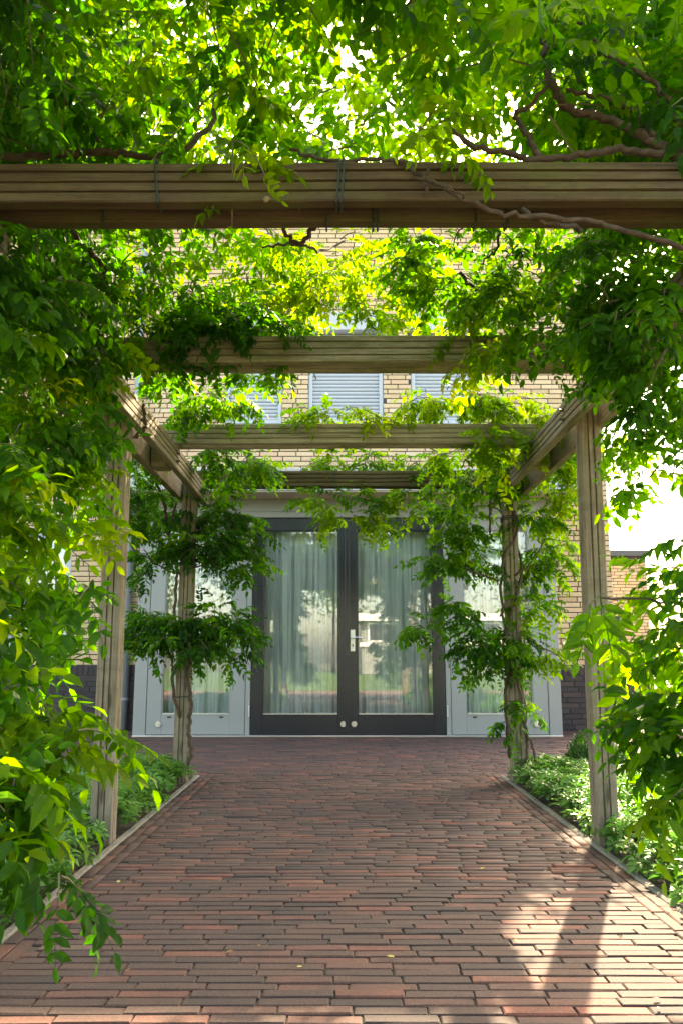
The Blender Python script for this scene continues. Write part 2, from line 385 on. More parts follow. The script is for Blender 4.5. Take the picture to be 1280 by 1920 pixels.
# ------------------------------------------------------------------ house
house = empty('brick_house', (0, HY, 0)); tag(house, 'buff brick house with dark plinth, grey entrance bay and rolling shutters', 'house')
HX0, HX1, HH = -6.5, 3.24, 7.0
holes = [(-2.24, 2.37, 0, 2.62), (-1.44, -.74, 3.70, 5.13), (-.41, .52, 3.70, 5.13), (.87, 1.60, 3.70, 5.13), (-4.0, -3.25, .9, 2.35)]
def wall_cells(x0, x1, z0, z1, hs):
    xs = sorted({x0, x1, *[h[0] for h in hs], *[h[1] for h in hs]}); zs = sorted({z0, z1, *[h[2] for h in hs], *[h[3] for h in hs]})
    for i in range(len(xs) - 1):
        for j in range(len(zs) - 1):
            cx, cz = (xs[i] + xs[i+1]) / 2, (zs[j] + zs[j+1]) / 2
            if not any(h[0] < cx < h[1] and h[2] < cz < h[3] for h in hs): yield xs[i], xs[i+1], zs[j], zs[j+1]
mb = MB()
for a, b, c, d in wall_cells(HX0, HX1, 0, HH, holes): mb.box(a, b, HY + .006, HY + .28, c, d)
wall = rel(mb.build('wall', M_MORTAR, house), house)
mb = MB(); mb.box(HX0, HX0 + .28, HY + .28, HY + 9, 0, HH).box(HX1 - .28, HX1, HY + .28, HY + 9, 0, HH).box(HX0, HX1, HY + 9, HY + 9.28, 0, HH)
rel(mb.build('rear_wall', M_YEL, house), house)
rel(MB().box(HX0 - .06, HX1 + .06, HY - .06, HY + 9.3, HH, HH + .12, .01).build('roof', M_ROOF, house), house)
# facade bricks
def wall_bricks(x0, x1, z0, z1, face, hs, parent, root, m, rects, pitch=.0617, bl=.212, bh=.0505, limit=300, shift=0.0, name='brick', depth=.012):
    got = []; z = z0; r = 0
    while z + bh < z1:
        x = x0 - random.random() * bl if r % 2 else x0 - random.random() * bl * .5; r += 1
        while x < x1:
            a, b = max(x, x0), min(x + bl, x1); segs = [(a, b)]
            for h in hs:
                if h[2] - .02 < z + bh / 2 < h[3] + .02:
                    ns = []
                    for (p, q) in segs:
                        if q <= h[0] or p >= h[1]: ns.append((p, q))
                        else:
                            if p < h[0] - .02: ns.append((p, h[0] - .004))
                            if q > h[1] + .02: ns.append((h[1] + .004, q))
                    segs = ns
            for (p, q) in segs:
                if q - p > .025: got.append((p, q, z))
            x += bl + .0115
        z += pitch
    A = np.array(got); qx, qy, zc = project(np.c_[(A[:, 0] + A[:, 1]) / 2, np.full(len(A), face), A[:, 2]])
    sc_ = np.zeros(len(A))
    for n_, (u0, v0, u1, v1) in enumerate(rects): sc_ = np.where((qx > u0) & (qx < u1) & (qy > v0) & (qy < v1), np.maximum(sc_, 10), sc_)
    sc_ = sc_ * 10 - zc - np.abs(qx - 640) / 4000; keep = set(np.argsort(-sc_)[:limit].tolist()); 
    vis = MB(); shared = [MB().box(-.5, .5, -depth, .02, 0, 1, .0).mesh(name) for _ in range(1)]
    bm = MB().box(-bl / 2, bl / 2, -depth, .02, 0, bh, .0025).mesh(name); bm.materials.append(m)
    for i, (p, q, z) in enumerate(got):
        t = min(1, max(.002, random.betavariate(2, 2))); dy = random.gauss(0, .0012); 
        if i in keep:
            o = link(name, bm, parent); o.location = Vector(((p + q) / 2, face + depth + dy, z)); o.scale = ((q - p) / bl, 1, 1); o.color = (t, 0, 0, 1)
        else: vis.box(p, q, face + dy, face + .03, z, z + bh, .0025, t)
    if vis.v: o = rel(vis.build('small_brick', m, parent), root); tag(o, kind='stuff')
wall_bricks(HX0, HX1, .755, HH, HY - .004, holes, wall, house, M_YEL,
            [(140, 1000, 250, 1250), (1040, 840, 1165, 1250), (525, 690, 580, 800), (715, 560, 775, 640), (365, 430, 530, 580), (630, 430, 700, 600), (960, 690, 1110, 760)])
# plinth: two rows of upright headers over dark stretchers
for (a, b) in ((HX0, -2.24), (2.37, HX1)):
    plinth = rel(MB().box(a, b, HY + .001, HY + .005, 0, .755).build('plinth', M_MORTAR, house), house)
    wall_bricks(a, b, .01, .62, HY - .007, [], plinth, house, M_DARK, [(140, 1240, 250, 1400), (1040, 1240, 1165, 1400)], limit=100)
    wall_bricks(a, b, .632, .74, HY - .007, [], plinth, house, M_DARK, [(140, 1240, 250, 1400), (1040, 1240, 1165, 1400)], pitch=.2, bl=.052, bh=.105, limit=45)
# right end wall bricks, seen only from the side
# upper windows with rolling shutters
def shutter_window(x0, x1, z0, z1):
    w = rel(MB().box(x0, x0 + .05, HY + .02, HY + .1, z0, z1 - .24, .003).box(x1 - .05, x1, HY + .02, HY + .1, z0, z1 - .24, .003).box(x0 + .05, x1 - .05, HY + .02, HY + .1, z0, z0 + .05, .003).build('window', M_SHUT, house), house)
    rel(MB().box(x0 - .01, x1 + .01, HY - .09, HY + .12, z1 - .24, z1, .008).build('shutter_box', M_LGREY, w), house)
    rel(MB().box(x0 + .05, x1 - .05, HY + .085, HY + .1, z0 + .05, z1 - .24).build('glass_pane', M_BLACK, w), house)
    z = z0 + .05; n = 0; me = None
    prof = [(.075, 0), (.058, .008), (.052, .022), (.054, .034), (.064, .043), (.075, .046)]
    mbm = MB(); L = (x1 - x0) / 2 - .045
    mbm.add([(-L, y - .06, zz) for y, zz in prof] + [(L, y - .06, zz) for y, zz in prof], [(k, k + 1, k + 7, k + 6) for k in range(5)])
    me = mbm.mesh('shutter_slat'); me.materials.append(M_SHUT)
    while z < z1 - .25:
        o = link('shutter_slat', me, w); o.location = Vector(((x0 + x1) / 2, HY + .05, z)); z += .0475
    return w
for h in holes[1:4]: shutter_window(*h)
x0, x1, z0, z1 = holes[4]
w = rel(MB().box(x0, x0 + .08, HY + .03, HY + .1, z0, z1, .004).box(x1 - .08, x1, HY + .03, HY + .1, z0, z1, .004).box(x0 + .08, x1 - .08, HY + .03, HY + .1, z0, z0 + .08, .004).box(x0 + .08, x1 - .08, HY + .03, HY + .1, z1 - .08, z1, .004).build('window', M_LGREY, house), house)
rel(MB().box(x0 + .08, x1 - .08, HY + .06, HY + .066, z0 + .08, z1 - .08).build('glass_pane', M_GLASS, w), house)
rel(MB().box(x0 + .01, x1 - .01, HY + .3, HY + .31, z0 + .01, z1 - .01).build('inner_blind', M_INNER, w), house)
rel(MB().box(x0 - .04, x1 + .04, HY - .06, HY + .03, z0 - .06, z0, .004).build('window_sill', M_LGREY, w), house)
# entrance bay: cheeks, fascia, soffit, frame
EX0, EX1, ET = -2.24, 2.37, 2.60
mb = MB(); mb.box(EX0, EX0 + .06, BY + .06, HY + .28, 0, ET).box(EX1 - .06, EX1, BY + .06, HY + .28, 0, ET)
rel(mb.build('bay_cheek', M_GREY, house), house)
rel(MB().box(EX0 - .28, EX1 + .28, BY - .42, HY - .012, ET + .012, ET + .26, .006).build('bay_fascia', M_LGREY, house), house)
rel(MB().box(EX0 - .27, EX1 + .27, BY - .405, HY - .012, ET, ET + .01).build('bay_soffit', M_SOFFIT, house), house)
posts_x = [(-2.24, -2.105), (-1.035, -.985), (1.128, 1.178), (2.235, 2.37)]
mb = MB()
for a, b in posts_x: mb.box(a, b, BY - .012, BY + .10, .02, 2.385, .004)
mb.box(EX0, EX1, BY - .012, BY + .10, 2.387, 2.45, .004).box(EX0, EX1, BY + .0, BY + .10, 2.452, ET - .002, .004)
frame = rel(mb.build('entrance_frame', M_GREY, house), house)
rel(MB().box(EX0, EX1, BY - .035, BY + .1, .0, .019, .003).build('threshold', M_METAL, house), house)
def hinge(x, z, leaf):
    mb = MB()
    for k in range(5): mb.tube([(x, BY - .03, z - .06 + k * .024), (x, BY - .03, z - .06 + k * .024 + .022)], .009, n=8)
    return rel(mb.build('hinge', M_METAL, leaf, True), house)
def round_lock(x, z, leaf):
    mb = MB()
    mb.tube([(x, BY - .004, z), (x, BY - .022, z), (x, BY - .026, z)], .032, .029, n=20)
    mb.box(x - .011, x + .011, BY - .040, BY - .027, z - .004, z + .018, .004)
    return rel(mb.build('lock', M_METAL, leaf), house)
def door_leaf(x0, x1, sl, sr, m, label, hx=None, lockx=None, zb=.233, zt=2.24):
    z0, z1, y0, y1 = .024, 2.378, BY - .005, BY + .055
    mb = MB(); mb.box(x0, x0 + sl, y0, y1, z0, z1, .003).box(x1 - sr, x1, y0, y1, z0, z1, .003)
    mb.box(x0 + sl, x1 - sr, y0 + .0015, y1, z0, zb, .003).box(x0 + sl, x1 - sr, y0 + .0015, y1, zt, z1, .003)
    d = rel(mb.build('door', m, house), house); d['label'] = label
    a, b = x0 + sl, x1 - sr
    mb = MB(); t = .011
    mb.box(a, a + t, y0 + .012, y0 + .03, zb, zt, .002).box(b - t, b, y0 + .012, y0 + .03, zb, zt, .002).box(a + t, b - t, y0 + .012, y0 + .03, zt - t, zt, .002)
    rel(mb.build('glazing_bead', m, d), house)
    rel(MB().box(a + t, b - t, y0 - .006, y0 + .03, zb, zb + .014, .003).build('weather_bar', M_METAL, d), house)
    rel(MB().box(a + .002, b - .002, y0 + .032, y0 + .036, zb + .002, zt - .002).build('glass_pane', M_GLASS, d), house)
    mb = MB()
    for q in (a + .09, b - .09): mb.box(q - .022, q + .022, y0 - .003, y0 + .002, zb - .035, zb - .018, .001)
    rel(mb.build('drain_slot', M_BLACK, d), house)
    if hx is not None:
        for z in (.27, 1.22, 2.12): hinge(hx, z, d)
    if lockx is not None: round_lock(lockx, .135, d)
    return d
door_leaf(-2.100, -1.040, .16, .16, M_GREY, 'grey glazed door left of the black pair', None, -1.965)
dl = door_leaf(-.980, .066, .125, .10, M_ANTH, 'left leaf of the anthracite double door', -.992, .02)
dr = door_leaf(.074, 1.123, .10, .125, M_ANTH, 'right leaf of the anthracite double door, with the handle', 1.136, .135)
door_leaf(1.183, 2.230, .16, .16, M_GREY, 'grey glazed door right of the black pair', None, 2.095)
rel(MB().box(.036, .090, BY - .026, BY - .006, .03, 2.375, .004).build('astragal', M_ANTH, dl), house)
hp = rel(MB().box(.096, .146, BY - .017, BY - .006, .905, 1.14, .003).build('handle_plate', M_PLATE, dr), house)
mb = MB().tube([(.118, BY - .006, 1.055), (.118, BY - .055, 1.055)], .011, n=10).tube([(.112, BY - .055, 1.055), (.225, BY - .055, 1.055)], .010, n=10)
rel(mb.build('handle', M_METAL, dr, True), house)
mb = MB().tube([(.121, BY - .019, .975), (.121, BY - .0165, .975)], .009, n=12).box(.117, .125, BY - .019, BY - .0165, .948, .972)
rel(mb.build('keyhole', M_BLACK, dr), house)
# room behind
tag(sheet('floor', EX0 + .06, EX1 - .06, BY + .1, HY + 5, .012, M_FARPAVE), kind='structure')
rel(MB().box(HX0 + .29, HX1 - .29, HY + 4.6, HY + 4.7, 0, 2.7).box(EX0 - .8, EX0 - .7, HY + .29, HY + 4.6, 0, 2.7).box(EX1 + .7, EX1 + .8, HY + .29, HY + 4.6, 0, 2.7).box(HX0 + .29, HX1 - .29, HY + .29, HY + 4.6, 2.71, 2.8).build('inner_wall', M_INNER, house), house)
rel(MB().box(EX0 + .06, EX1 - .06, BY + .11, HY + .28, 2.61, 2.62).build('bay_ceiling', M_INNER, house), house)
def curtain(x0, x1, label, seed, y=BY + .19):
    r = random.Random(seed); nx, nz = 150, 10; ph = [r.uniform(0, 6) for _ in range(6)]; V = []; F = []
    for j in range(nz + 1):
        z = .03 + (2.42 - .03) * j / nz
        for i in range(nx + 1):
            u = x0 + (x1 - x0) * i / nx
            wv = .028 * math.sin(u * 38 + ph[0] + .5 * math.sin(z * 1.1 + ph[1]) + 1.5 * math.sin(u * 7 + ph[4])) + .014 * math.sin(u * 83 + ph[2] + .4 * z) + .01 * math.sin(u * 19 + ph[3] - z * .6)
            V.append((u + .008 * math.sin(z * 2 + u * 9), y + wv * (1.1 - .25 * j / nz), z))
    for j in range(nz):
        for i in range(nx): a = j * (nx + 1) + i; F.append((a, a + 1, a + nx + 2, a + nx + 1))
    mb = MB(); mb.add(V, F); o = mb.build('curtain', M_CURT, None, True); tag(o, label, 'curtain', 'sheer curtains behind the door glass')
curtain(-2.06, -1.06, 'sheer grey curtain behind the grey door left of the black doors', 1)
curtain(-.96, .03, 'pleated sheer curtain behind the left black door leaf', 2)
curtain(.10, 1.10, 'pleated sheer curtain behind the black door leaf with the handle', 3)
curtain(1.20, 2.20, 'sheer grey curtain behind the grey door right of the black doors', 4)
# pipes
mb = MB().tube([(-2.52, HY - .07, 0), (-2.52, HY - .07, 6.9)], .042, n=14)
dp = mb.build('downpipe', M_PIPE, None, True); tag(dp, 'grey round downpipe on the brick wall left of the entrance', 'downpipe')
for z in (.35, 2.2, 4.4): MB().tube([(-2.52, HY - .07, z), (-2.52, HY - .07, z + .03)], .05, n=14).build('pipe_bracket', M_PIPE, dp)
gp = MB().box(3.30, 3.385, HY + .2, HY + .285, 0, 1.32, .006).build('gate_post', M_PLASTIC); tag(gp, 'dark grey square post beside the right corner of the house', 'post')
MB().box(3.293, 3.392, HY + .193, HY + .292, 1.321, 1.335, .003).build('cap', M_PLASTIC, gp)
# garage beyond the house
GY = 16.0; gar = empty('garage', (5, GY, 0)); tag(gar, 'low buff brick garage with grey coping beyond the house corner', 'garage')
gw = rel(MB().box(4.15, 5.95, GY + .006, GY + 5, 0, 2.78).build('wall', M_MORTAR, gar), gar)
wall_bricks(4.55, 5.95, .755, 2.76, GY, [], gw, gar, M_YEL, [], limit=0)
wall_bricks(4.55, 5.95, .01, .74, GY - .003, [], gw, gar, M_DARK, [], limit=0)
rel(MB().box(4.13, 4.53, GY - .02, GY + .004, 0, 2.76, .003).build('panel', M_LGREY, gar), gar)
rel(MB().box(4.1, 6.0, GY - .05, GY + 5.05, 2.782, 2.9, .01).build('coping', M_PLASTIC, gar), gar)

# ------------------------------------------------------------------ pergola
perg = empty('timber_pergola', (.06, 4, 0)); tag(perg, 'weathered grooved timber pergola over the brick path, overgrown with wisteria', 'pergola')
def board_mesh(name, L, h, t, groove, m, seed, ends=.0):
    """length along local X from 0 to L, height z 0..h, thickness y 0..t; grooves on the y=0 face"""
    r = random.Random(seed); g, w, c = .010, .0042, .004; prof = [(c, 0), (0, c)]
    for z in groove: prof += [(0, z - w), (g, z - w * .6), (g, z + w * .6), (0, z + w)]
    prof += [(0, h - c), (c, h), (t - c, h), (t, h - c), (t, c), (t - c, 0)]
    n = len(prof); seg = max(2, int(L / .22)); V = []; F = []
    p1, p2 = r.uniform(0, 6), r.uniform(0, 6)
    for k in range(seg + 1):
        x = L * k / seg; dy = .004 * math.sin(x * 1.7 + p1); dz = .004 * math.sin(x * 1.3 + p2) + .0012 * math.sin(x * 6.1 + p1)
        for q, (y, z) in enumerate(prof): V.append((x, y + dy + r.gauss(0, .0005), z + dz + r.gauss(0, .0006)))
    for k in range(seg):
        for q in range(n): a, b = k * n + q, k * n + (q + 1) % n; F.append((a, b, b + n, a + n))
    F += [tuple(range(n - 1, -1, -1)), tuple(seg * n + q for q in range(n))]
    mb = MB(); mb.add(V, F); me = mb.mesh(name); me.materials.append(m); return me
def put(o, M): o.matrix_local = Matrix.Translation(-perg.location) @ M; return o
BT, BH = .045, .122
cross = [(2.157, 2.268, -2.35, 2.45, W_BROWN), (3.462, 3.562, -1.42, 1.42, W_MOSS), (4.868, 4.966, -1.36, 1.40, W_GREY), (6.135, 6.232, -1.30, 1.42, W_BROWN)]
ZB = 2.130
for k, (ya, yb, xa, xb, m) in enumerate(cross):
    zz = ZB + (.002 if k else 0)
    f = put(link('cross_beam', board_mesh('cross_beam', xb - xa, BH, BT, (.032, .062, .094), m, k), perg), Matrix.Translation((xa, ya, zz)))
    # rear board turned about so that its grooves face the house
    b = put(link('cross_beam', board_mesh('cross_beam', xb - xa, BH, BT, (.032, .062, .094), (W_BROWN, W_MOSS, W_GREY, W_BROWN)[k], k + 20), perg),
            Matrix.Translation((xb, yb + BT * .0 + BT, zz - .001)) @ Matrix.Rotation(math.pi, 4, 'Z'))
PX = {-1: (-1.160, -1.060), 1: (1.175, 1.275)}
ZS = 1.988
for s in (-1, 1):
    a, b = PX[s]
    ys = (.0, 6.30)
    # inner board: grooves face the path; outer board: grooves face the garden
    inner = b if s < 0 else a; outer = a if s < 0 else b
    def side(xf, facing, m, y0, y1, z, sd):
        me = board_mesh('side_beam', y1 - y0, .138, BT, (.035, .068, .102), m, sd)
        if facing > 0:   # grooved face towards +X
            Mx = Matrix.Translation((xf, y0, z)) @ Matrix.Rotation(R(90), 4, 'Z')
        else:
            Mx = Matrix.Translation((xf, y1, z)) @ Matrix.Rotation(R(-90), 4, 'Z')
        put(link('side_beam', me, perg), Mx)
    if s < 0:
        side(inner + BT + .002, 1, W_POST, -.6, 6.16, ZS, 41)
        side(outer - BT - .002, -1, W_POST, -.6, 5.98, ZS - .003, 42)
    else:
        side(inner - BT - .002, -1, W_POST, -.6, 6.20, ZS, 43)
        side(outer + BT + .002, 1, W_POST, -.6, 6.10, ZS - .003, 44)
    for k, yp in enumerate((2.05, 4.02, 5.93)):
        g, w, c, S = .010, .0042, .005, .10; prof = []
        side_pts = [(c, 0)] + [q for z in (.036, .064) for q in ((z - w, 0), (z - w * .5, g), (z + w * .5, g), (z + w, 0))] + [(S - c, 0)]
        for q in range(4):
            for (u, v) in side_pts:
                x, y = u - S / 2, v - S / 2
                for _ in range(q): x, y = -y, x
                prof.append((x, y))
        n = len(prof); V = []; F = []; seg = 12; H = 2.115 + .05; ph = random.random() * 6
        for i in range(seg + 1):
            z = -.05 + H * i / seg
            for (x, y) in prof: V.append((z, x + .002 * math.sin(z * 2 + ph) + random.gauss(0, .0004), y + random.gauss(0, .0004)))
        for i in range(seg):
            for q in range(n): A, B = i * n + q, i * n + (q + 1) % n; F.append((A, B, B + n, A + n))
        F += [tuple(range(n - 1, -1, -1)), tuple(seg * n + q for q in range(n))]
        mb = MB(); mb.add(V, F); me = mb.mesh('post'); me.materials.append(W_POST)
        lean = Matrix.Rotation(R({(1, 1): .5, (-1, 1): -.1}.get((s, k), random.gauss(0, .25))), 4, 'Y')
        put(link('post', me, perg), Matrix.Translation(((a + b) / 2, yp, 0)) @ lean @ Matrix(((0, 1, 0, 0), (0, 0, 1, 0), (1, 0, 0, 0), (0, 0, 0, 1))))
    # spacer block between the side boards and the bolts through them
    rel(MB().box(a + .003, b - .003, 4.86, 5.02, ZS + .003, ZS + .135, .004).build('spacer_block', W_POST, perg), perg)
    for yq in (3.36, 4.02, 4.92, 5.93):
        for zq in (ZS + .045, ZS + .095):
            xi = (a - BT - .002) if s > 0 else (b + BT + .002)
            rel(MB().tube([(xi, yq, zq), (xi - s * .022, yq, zq)], .006, n=8).tube([(xi, yq, zq), (xi - s * .008, yq, zq)], .012, n=6).build('bolt', M_PLASTIC, perg), perg)

# ------------------------------------------------------------------ leaves
def leaflet(L, W, fold=.25, droop=.25):
    """one leaflet along +X, 8 triangles, folded along its midrib"""
    xs = (0, .22, .62, 1.0); ws = (.06, .42, .44, 0)
    V = [(0, 0, 0)]
    for x, w in zip(xs[1:3], ws[1:3]):
        z = -droop * L * x * x * .5; V += [(x * L, w * W, z + fold * w * W), (x * L, 0, z), (x * L, -w * W, z + fold * w * W)]
    V.append((L, 0, -droop * L * .75))
    F = [(0, 2, 1), (0, 3, 2), (1, 2, 5), (1, 5, 4), (2, 3, 6), (2, 6, 5), (4, 5, 7), (5, 6, 7)]
    return np.array(V), np.array(F)
def rotz(a): c, s = math.cos(a), math.sin(a); return np.array(((c, -s, 0), (s, c, 0), (0, 0, 1)))
def rotx(a): c, s = math.cos(a), math.sin(a); return np.array(((1, 0, 0), (0, c, -s), (0, s, c)))
def roty(a): c, s = math.cos(a), math.sin(a); return np.array(((c, 0, s), (0, 1, 0), (-s, 0, c)))
def compound(seed, pairs=4, L=.215):
    r = random.Random(seed); VV, FF, off = [], [], 0; curve = r.uniform(.5, 1.2)
    def pt(t): return np.array((L * t, 0, -curve * L * t * t * .35))
    stem = [pt(t) for t in (0, .35, .7, 1)]; q = .0014
    V = []; 
    for p in stem: V += [p + (0, q, 0), p + (0, -q, 0), p + (0, 0, q)]
    F = []
    for k in range(3):
        for j in range(3): a, b = k*3+j, k*3+(j+1)%3; F += [(a, b, b + 3), (a, b + 3, a + 3)]
    VV.append(np.array(V)); FF.append(np.array(F)); off = len(V)
    for k in range(pairs + 1):
        t = .24 + .76 * k / pairs
        for s in ((1, -1) if k < pairs else (0,)):
            size = (.056 + .016 * math.sin(math.pi * (k + .6) / (pairs + 1))) * r.uniform(.75, 1.15)
            V, F = leaflet(size, size * r.uniform(.44, .56), r.uniform(.05, .6), r.uniform(-.1, .8))
            A = rotz(s * R(r.uniform(48, 68))) @ roty(R(r.uniform(4, 38) if s else r.uniform(10, 40))) @ rotx(R(r.uniform(-28, 28)))
            VV.append(V @ A.T + pt(t)); FF.append(F + off); off += len(V)
    return np.concatenate(VV), np.concatenate(FF)
LEAVES = [compound(s, (4, 4, 5, 3, 5, 4, 4, 3, 5, 4)[s]) for s in range(10)]
leaf_me = []
for V, F in LEAVES:
    me = bpy.data.meshes.new('leaf'); me.from_pydata(V.tolist(), [], F.tolist()); me.materials.append(M_LEAF); leaf_me.append(me)

# six wisteria plants, one at each post
VSPEC = [('wisteria_vine', (-1.20, 2.10), 'wisteria with large yellowing leaves filling the left edge of the picture'),
         ('wisteria_vine', (1.34, 2.12), 'wisteria with arching shoots in front of the sky at the right edge'),
         ('wisteria_vine', (-1.23, 4.08), 'dark leafy wisteria over the left side beam at the second left post'),
         ('wisteria_vine', (1.35, 4.10), 'wisteria climbing over the second cross beam at the right'),
         ('wisteria_vine', (-1.11, 5.99), 'wisteria with two clipped leaf tiers on the far left post'),
         ('wisteria_vine', (1.23, 5.99), 'wisteria with several twisted stems around the far right post')]
vines = []
for n_, (x, y), lab in VSPEC:
    v = empty(n_, (x, y, 0)); tag(v, lab, 'vine', 'wisteria vines on the pergola'); vines.append(v)
leafset = [[] for _ in range(6)]     # (pos, dir, up, scale, tint)
twigset = [MB() for _ in range(6)]
def norm(v): return v / (np.linalg.norm(v) + 1e-9)
def clump(v, c, rad, twigs, tint=(.05, .5), L=(.22, .48), droop=.25, scale=1.0, per=7, up=.15, bias=None, fill=.75, keep=False):
    c = np.array(c, float); rad = np.array(rad, float)
    for _ in range(twigs):
        d = norm(rng.normal(0, 1, 3)); p = c + d * rad * fill * rng.random() ** .5
        a = norm(d * rng.uniform(.2, 1) + rng.normal(0, .5, 3)); a[2] = a[2] * .6 + up
        if bias is not None: a = a + np.array(bias)
        a = norm(a); ln = rng.uniform(*L); base_t = rng.uniform(*tint)
        pts = []
        for k in range(5):
            t = k / 4; pts.append(p + a * ln * t + np.array((0, 0, -droop * ln * t * t)))
        twigset[v].tube(pts, .0035, .0014, 3, False)
        sd = norm(np.cross(a, (0, 0, 1)) + 1e-6)
        for k in range(per):
            t = (k + .6) / per; q = min(3, int(t * 4)); f = t * 4 - q
            pos = pts[q] * (1 - f) + pts[q + 1] * f; tg = norm(pts[q + 1] - pts[q])
            s = 1 if k % 2 else -1
            dr = norm(tg * rng.uniform(.2, .9) + sd * s * rng.uniform(.5, 1.1) + np.array((0, 0, rng.uniform(-.55, .32))))
            if k == per - 1: dr = norm(tg + rng.normal(0, .2, 3))
            u = norm(np.array((0, 0, 1.0)) + rng.normal(0, .38, 3))
            leafset[v].append((pos, dr, u, scale * rng.uniform(.6, 1.15) * (.75 + .25 * (1 - t)), min(.93, max(0.002, base_t + rng.normal(0, .06)))) + ((1,) if keep else ()))
def cl(v, px_, py_, Y, rx, ry, rz, twigs, **kw):
    m = (rx + rz) / 2; kw.setdefault('L', (.03 + .22 * m, .05 + .6 * m)); kw.setdefault('per', 5); kw.setdefault('fill', .5); kw['scale'] = kw.get('scale', 1.0) * .86
    clump(v, at(px_, py_, Y), (rx, ry, rz), twigs, **kw)

# canopy above the first beams
for gx in np.arange(-2.1, 2.3, .42):
    for gy in np.arange(1.35, 3.7, .45):
        x = gx + rng.uniform(-.16, .16); y = gy + rng.uniform(-.16, .16)
        if abs(x - .0) < .95 and y > 2.85: continue
        if x > .55 and y < 2.05: continue
        side_ = abs(x - .1)
        n = int(rng.choice([5, 6, 7, 8])) + (7 if side_ > .8 else 0) - (3 if (side_ < .7 and y > 2.2) else 0)
        z = 2.46 + rng.uniform(-.02, .20) + .22 * max(0, y - 2.0) + (.16 if y < 2.1 else 0)
        v = (0 if x < 0 else 1) if y < 2.7 else (2 if x < 0 else 3)
        clump(v, (x, y, z), (.34, .34, .22), n, tint=(.1, .58) if side_ < .8 else (.0, .34), up=.2)
for gx in np.arange(-2.2, 2.4, .5):      # upper layer that closes the gaps towards the sky
    for gy in np.arange(2.0, 4.6, .5):
        x = gx + rng.uniform(-.2, .2); y = gy + rng.uniform(-.2, .2)
        if abs(x) < 1.0 and y > 3.0: continue
        v = (0 if x < 0 else 1) if y < 2.9 else (2 if x < 0 else 3)
        clump(v, (x, y, 2.95 + .28 * (y - 2) + rng.uniform(-.15, .25)), (.4, .4, .28), 10 if abs(x) > .8 else 7, tint=(.25, .66))
for gx in np.arange(-2.4, 2.9, .48):     # sunlit top shoots farther on, standing well above the pergola
    for gy in np.arange(3.3, 5.0, .42):
        x = gx + rng.uniform(-.2, .2); y = gy + rng.uniform(-.2, .2); z = EYE + y * rng.uniform(.66, .93)
        clump(2 if x < 0 else 3, (x, y, z), (.36, .3, .22), 6, tint=(.28, .64), scale=1.1)
# shoots over the right bed, added to block sun from the farther path
for (x, y, z) in [(1.45, 5.5, 2.28), (1.7, 5.55, 2.3), (1.95, 5.6, 2.35), (1.5, 5.8, 2.3), (1.8, 5.9, 2.4), (2.1, 5.9, 2.4), (1.55, 6.1, 2.35), (1.35, 5.6, 2.3), (2.2, 5.75, 2.4), (1.75, 6.2, 2.45), (1.3, 5.9, 2.3)]:
    clump(5, (x, y + .28, z), (.2, .2, .08), 7, tint=(.25, .65), L=(.1, .22), per=5, scale=.9)
# hanging sprigs in front of the first beam
cl(0, 432, 265, 2.10, .04, .03, .04, 2, tint=(.45, .7), droop=.9, L=(.12, .16), per=4, keep=True, up=-.3)
cl(1, 790, 245, 2.08, .10, .05, .05, 4, tint=(.35, .7), droop=.5, L=(.1, .16), per=4, keep=True)
# between first and second beam
for (v, a, b, Y, rx, rz, n, ti) in [
    (0, 10, 470, 2.35, .22, .16, 11, (0, .3)), (0, -20, 500, 2.1, .18, .14, 9, (0, .3)), (0, 60, 540, 2.4, .24, .18, 12, (0, .35)), (0, 20, 610, 2.4, .22, .14, 10, (.1, .5)), (2, 120, 640, 2.9, .24, .12, 9, (.1, .55)), (2, 40, 500, 2.9, .30, .22, 12, (0, .3)), (2, 170, 480, 3.1, .34, .2, 12, (.05, .4)), (2, 300, 500, 3.4, .3, .22, 11, (.15, .5)), (2, 90, 600, 3.0, .3, .18, 13, (.0, .45)),
    (2, 230, 590, 3.2, .26, .16, 11, (.1, .6)), (2, 350, 560, 3.7, .22, .16, 9, (.1, .5)), (2, 430, 590, 3.5, .22, .10, 14, (0, .3)), (2, 520, 605, 3.5, .16, .07, 8, (.05, .4)), (2, 380, 615, 3.45, .2, .07, 9, (0, .25)),
    (2, 470, 500, 4.1, .30, .16, 6, (.35, .75)), (2, 560, 530, 4.3, .3, .16, 6, (.4, .8)), (3, 640, 520, 4.2, .28, .18, 5, (.4, .8)), (3, 690, 590, 4.0, .18, .10, 4, (.45, .8)), (2, 590, 460, 3.9, .3, .1, 5, (.4, .8)),
    (3, 760, 480, 3.6, .26, .16, 9, (.2, .6)), (3, 850, 520, 3.4, .30, .2, 13, (.1, .5)), (3, 960, 500, 3.3, .34, .22, 14, (.05, .45)), (3, 930, 570, 3.3, .22, .12, 9, (.2, .6)), (3, 880, 635, 3.3, .07, .10, 3, (.5, .75)),
    (3, 1060, 560, 3.0, .32, .26, 15, (0, .4)), (1, 1160, 480, 2.6, .28, .2, 13, (0, .3)), (1, 1200, 580, 2.5, .26, .2, 13, (0, .3)), (3, 1120, 600, 3.0, .2, .1, 8, (.1, .5)), (1, 1240, 640, 2.4, .2, .16, 9, (0, .35))]:
    cl(v, a, b, Y, rx, .28, rz, n, tint=ti, droop=.45, up=.0)
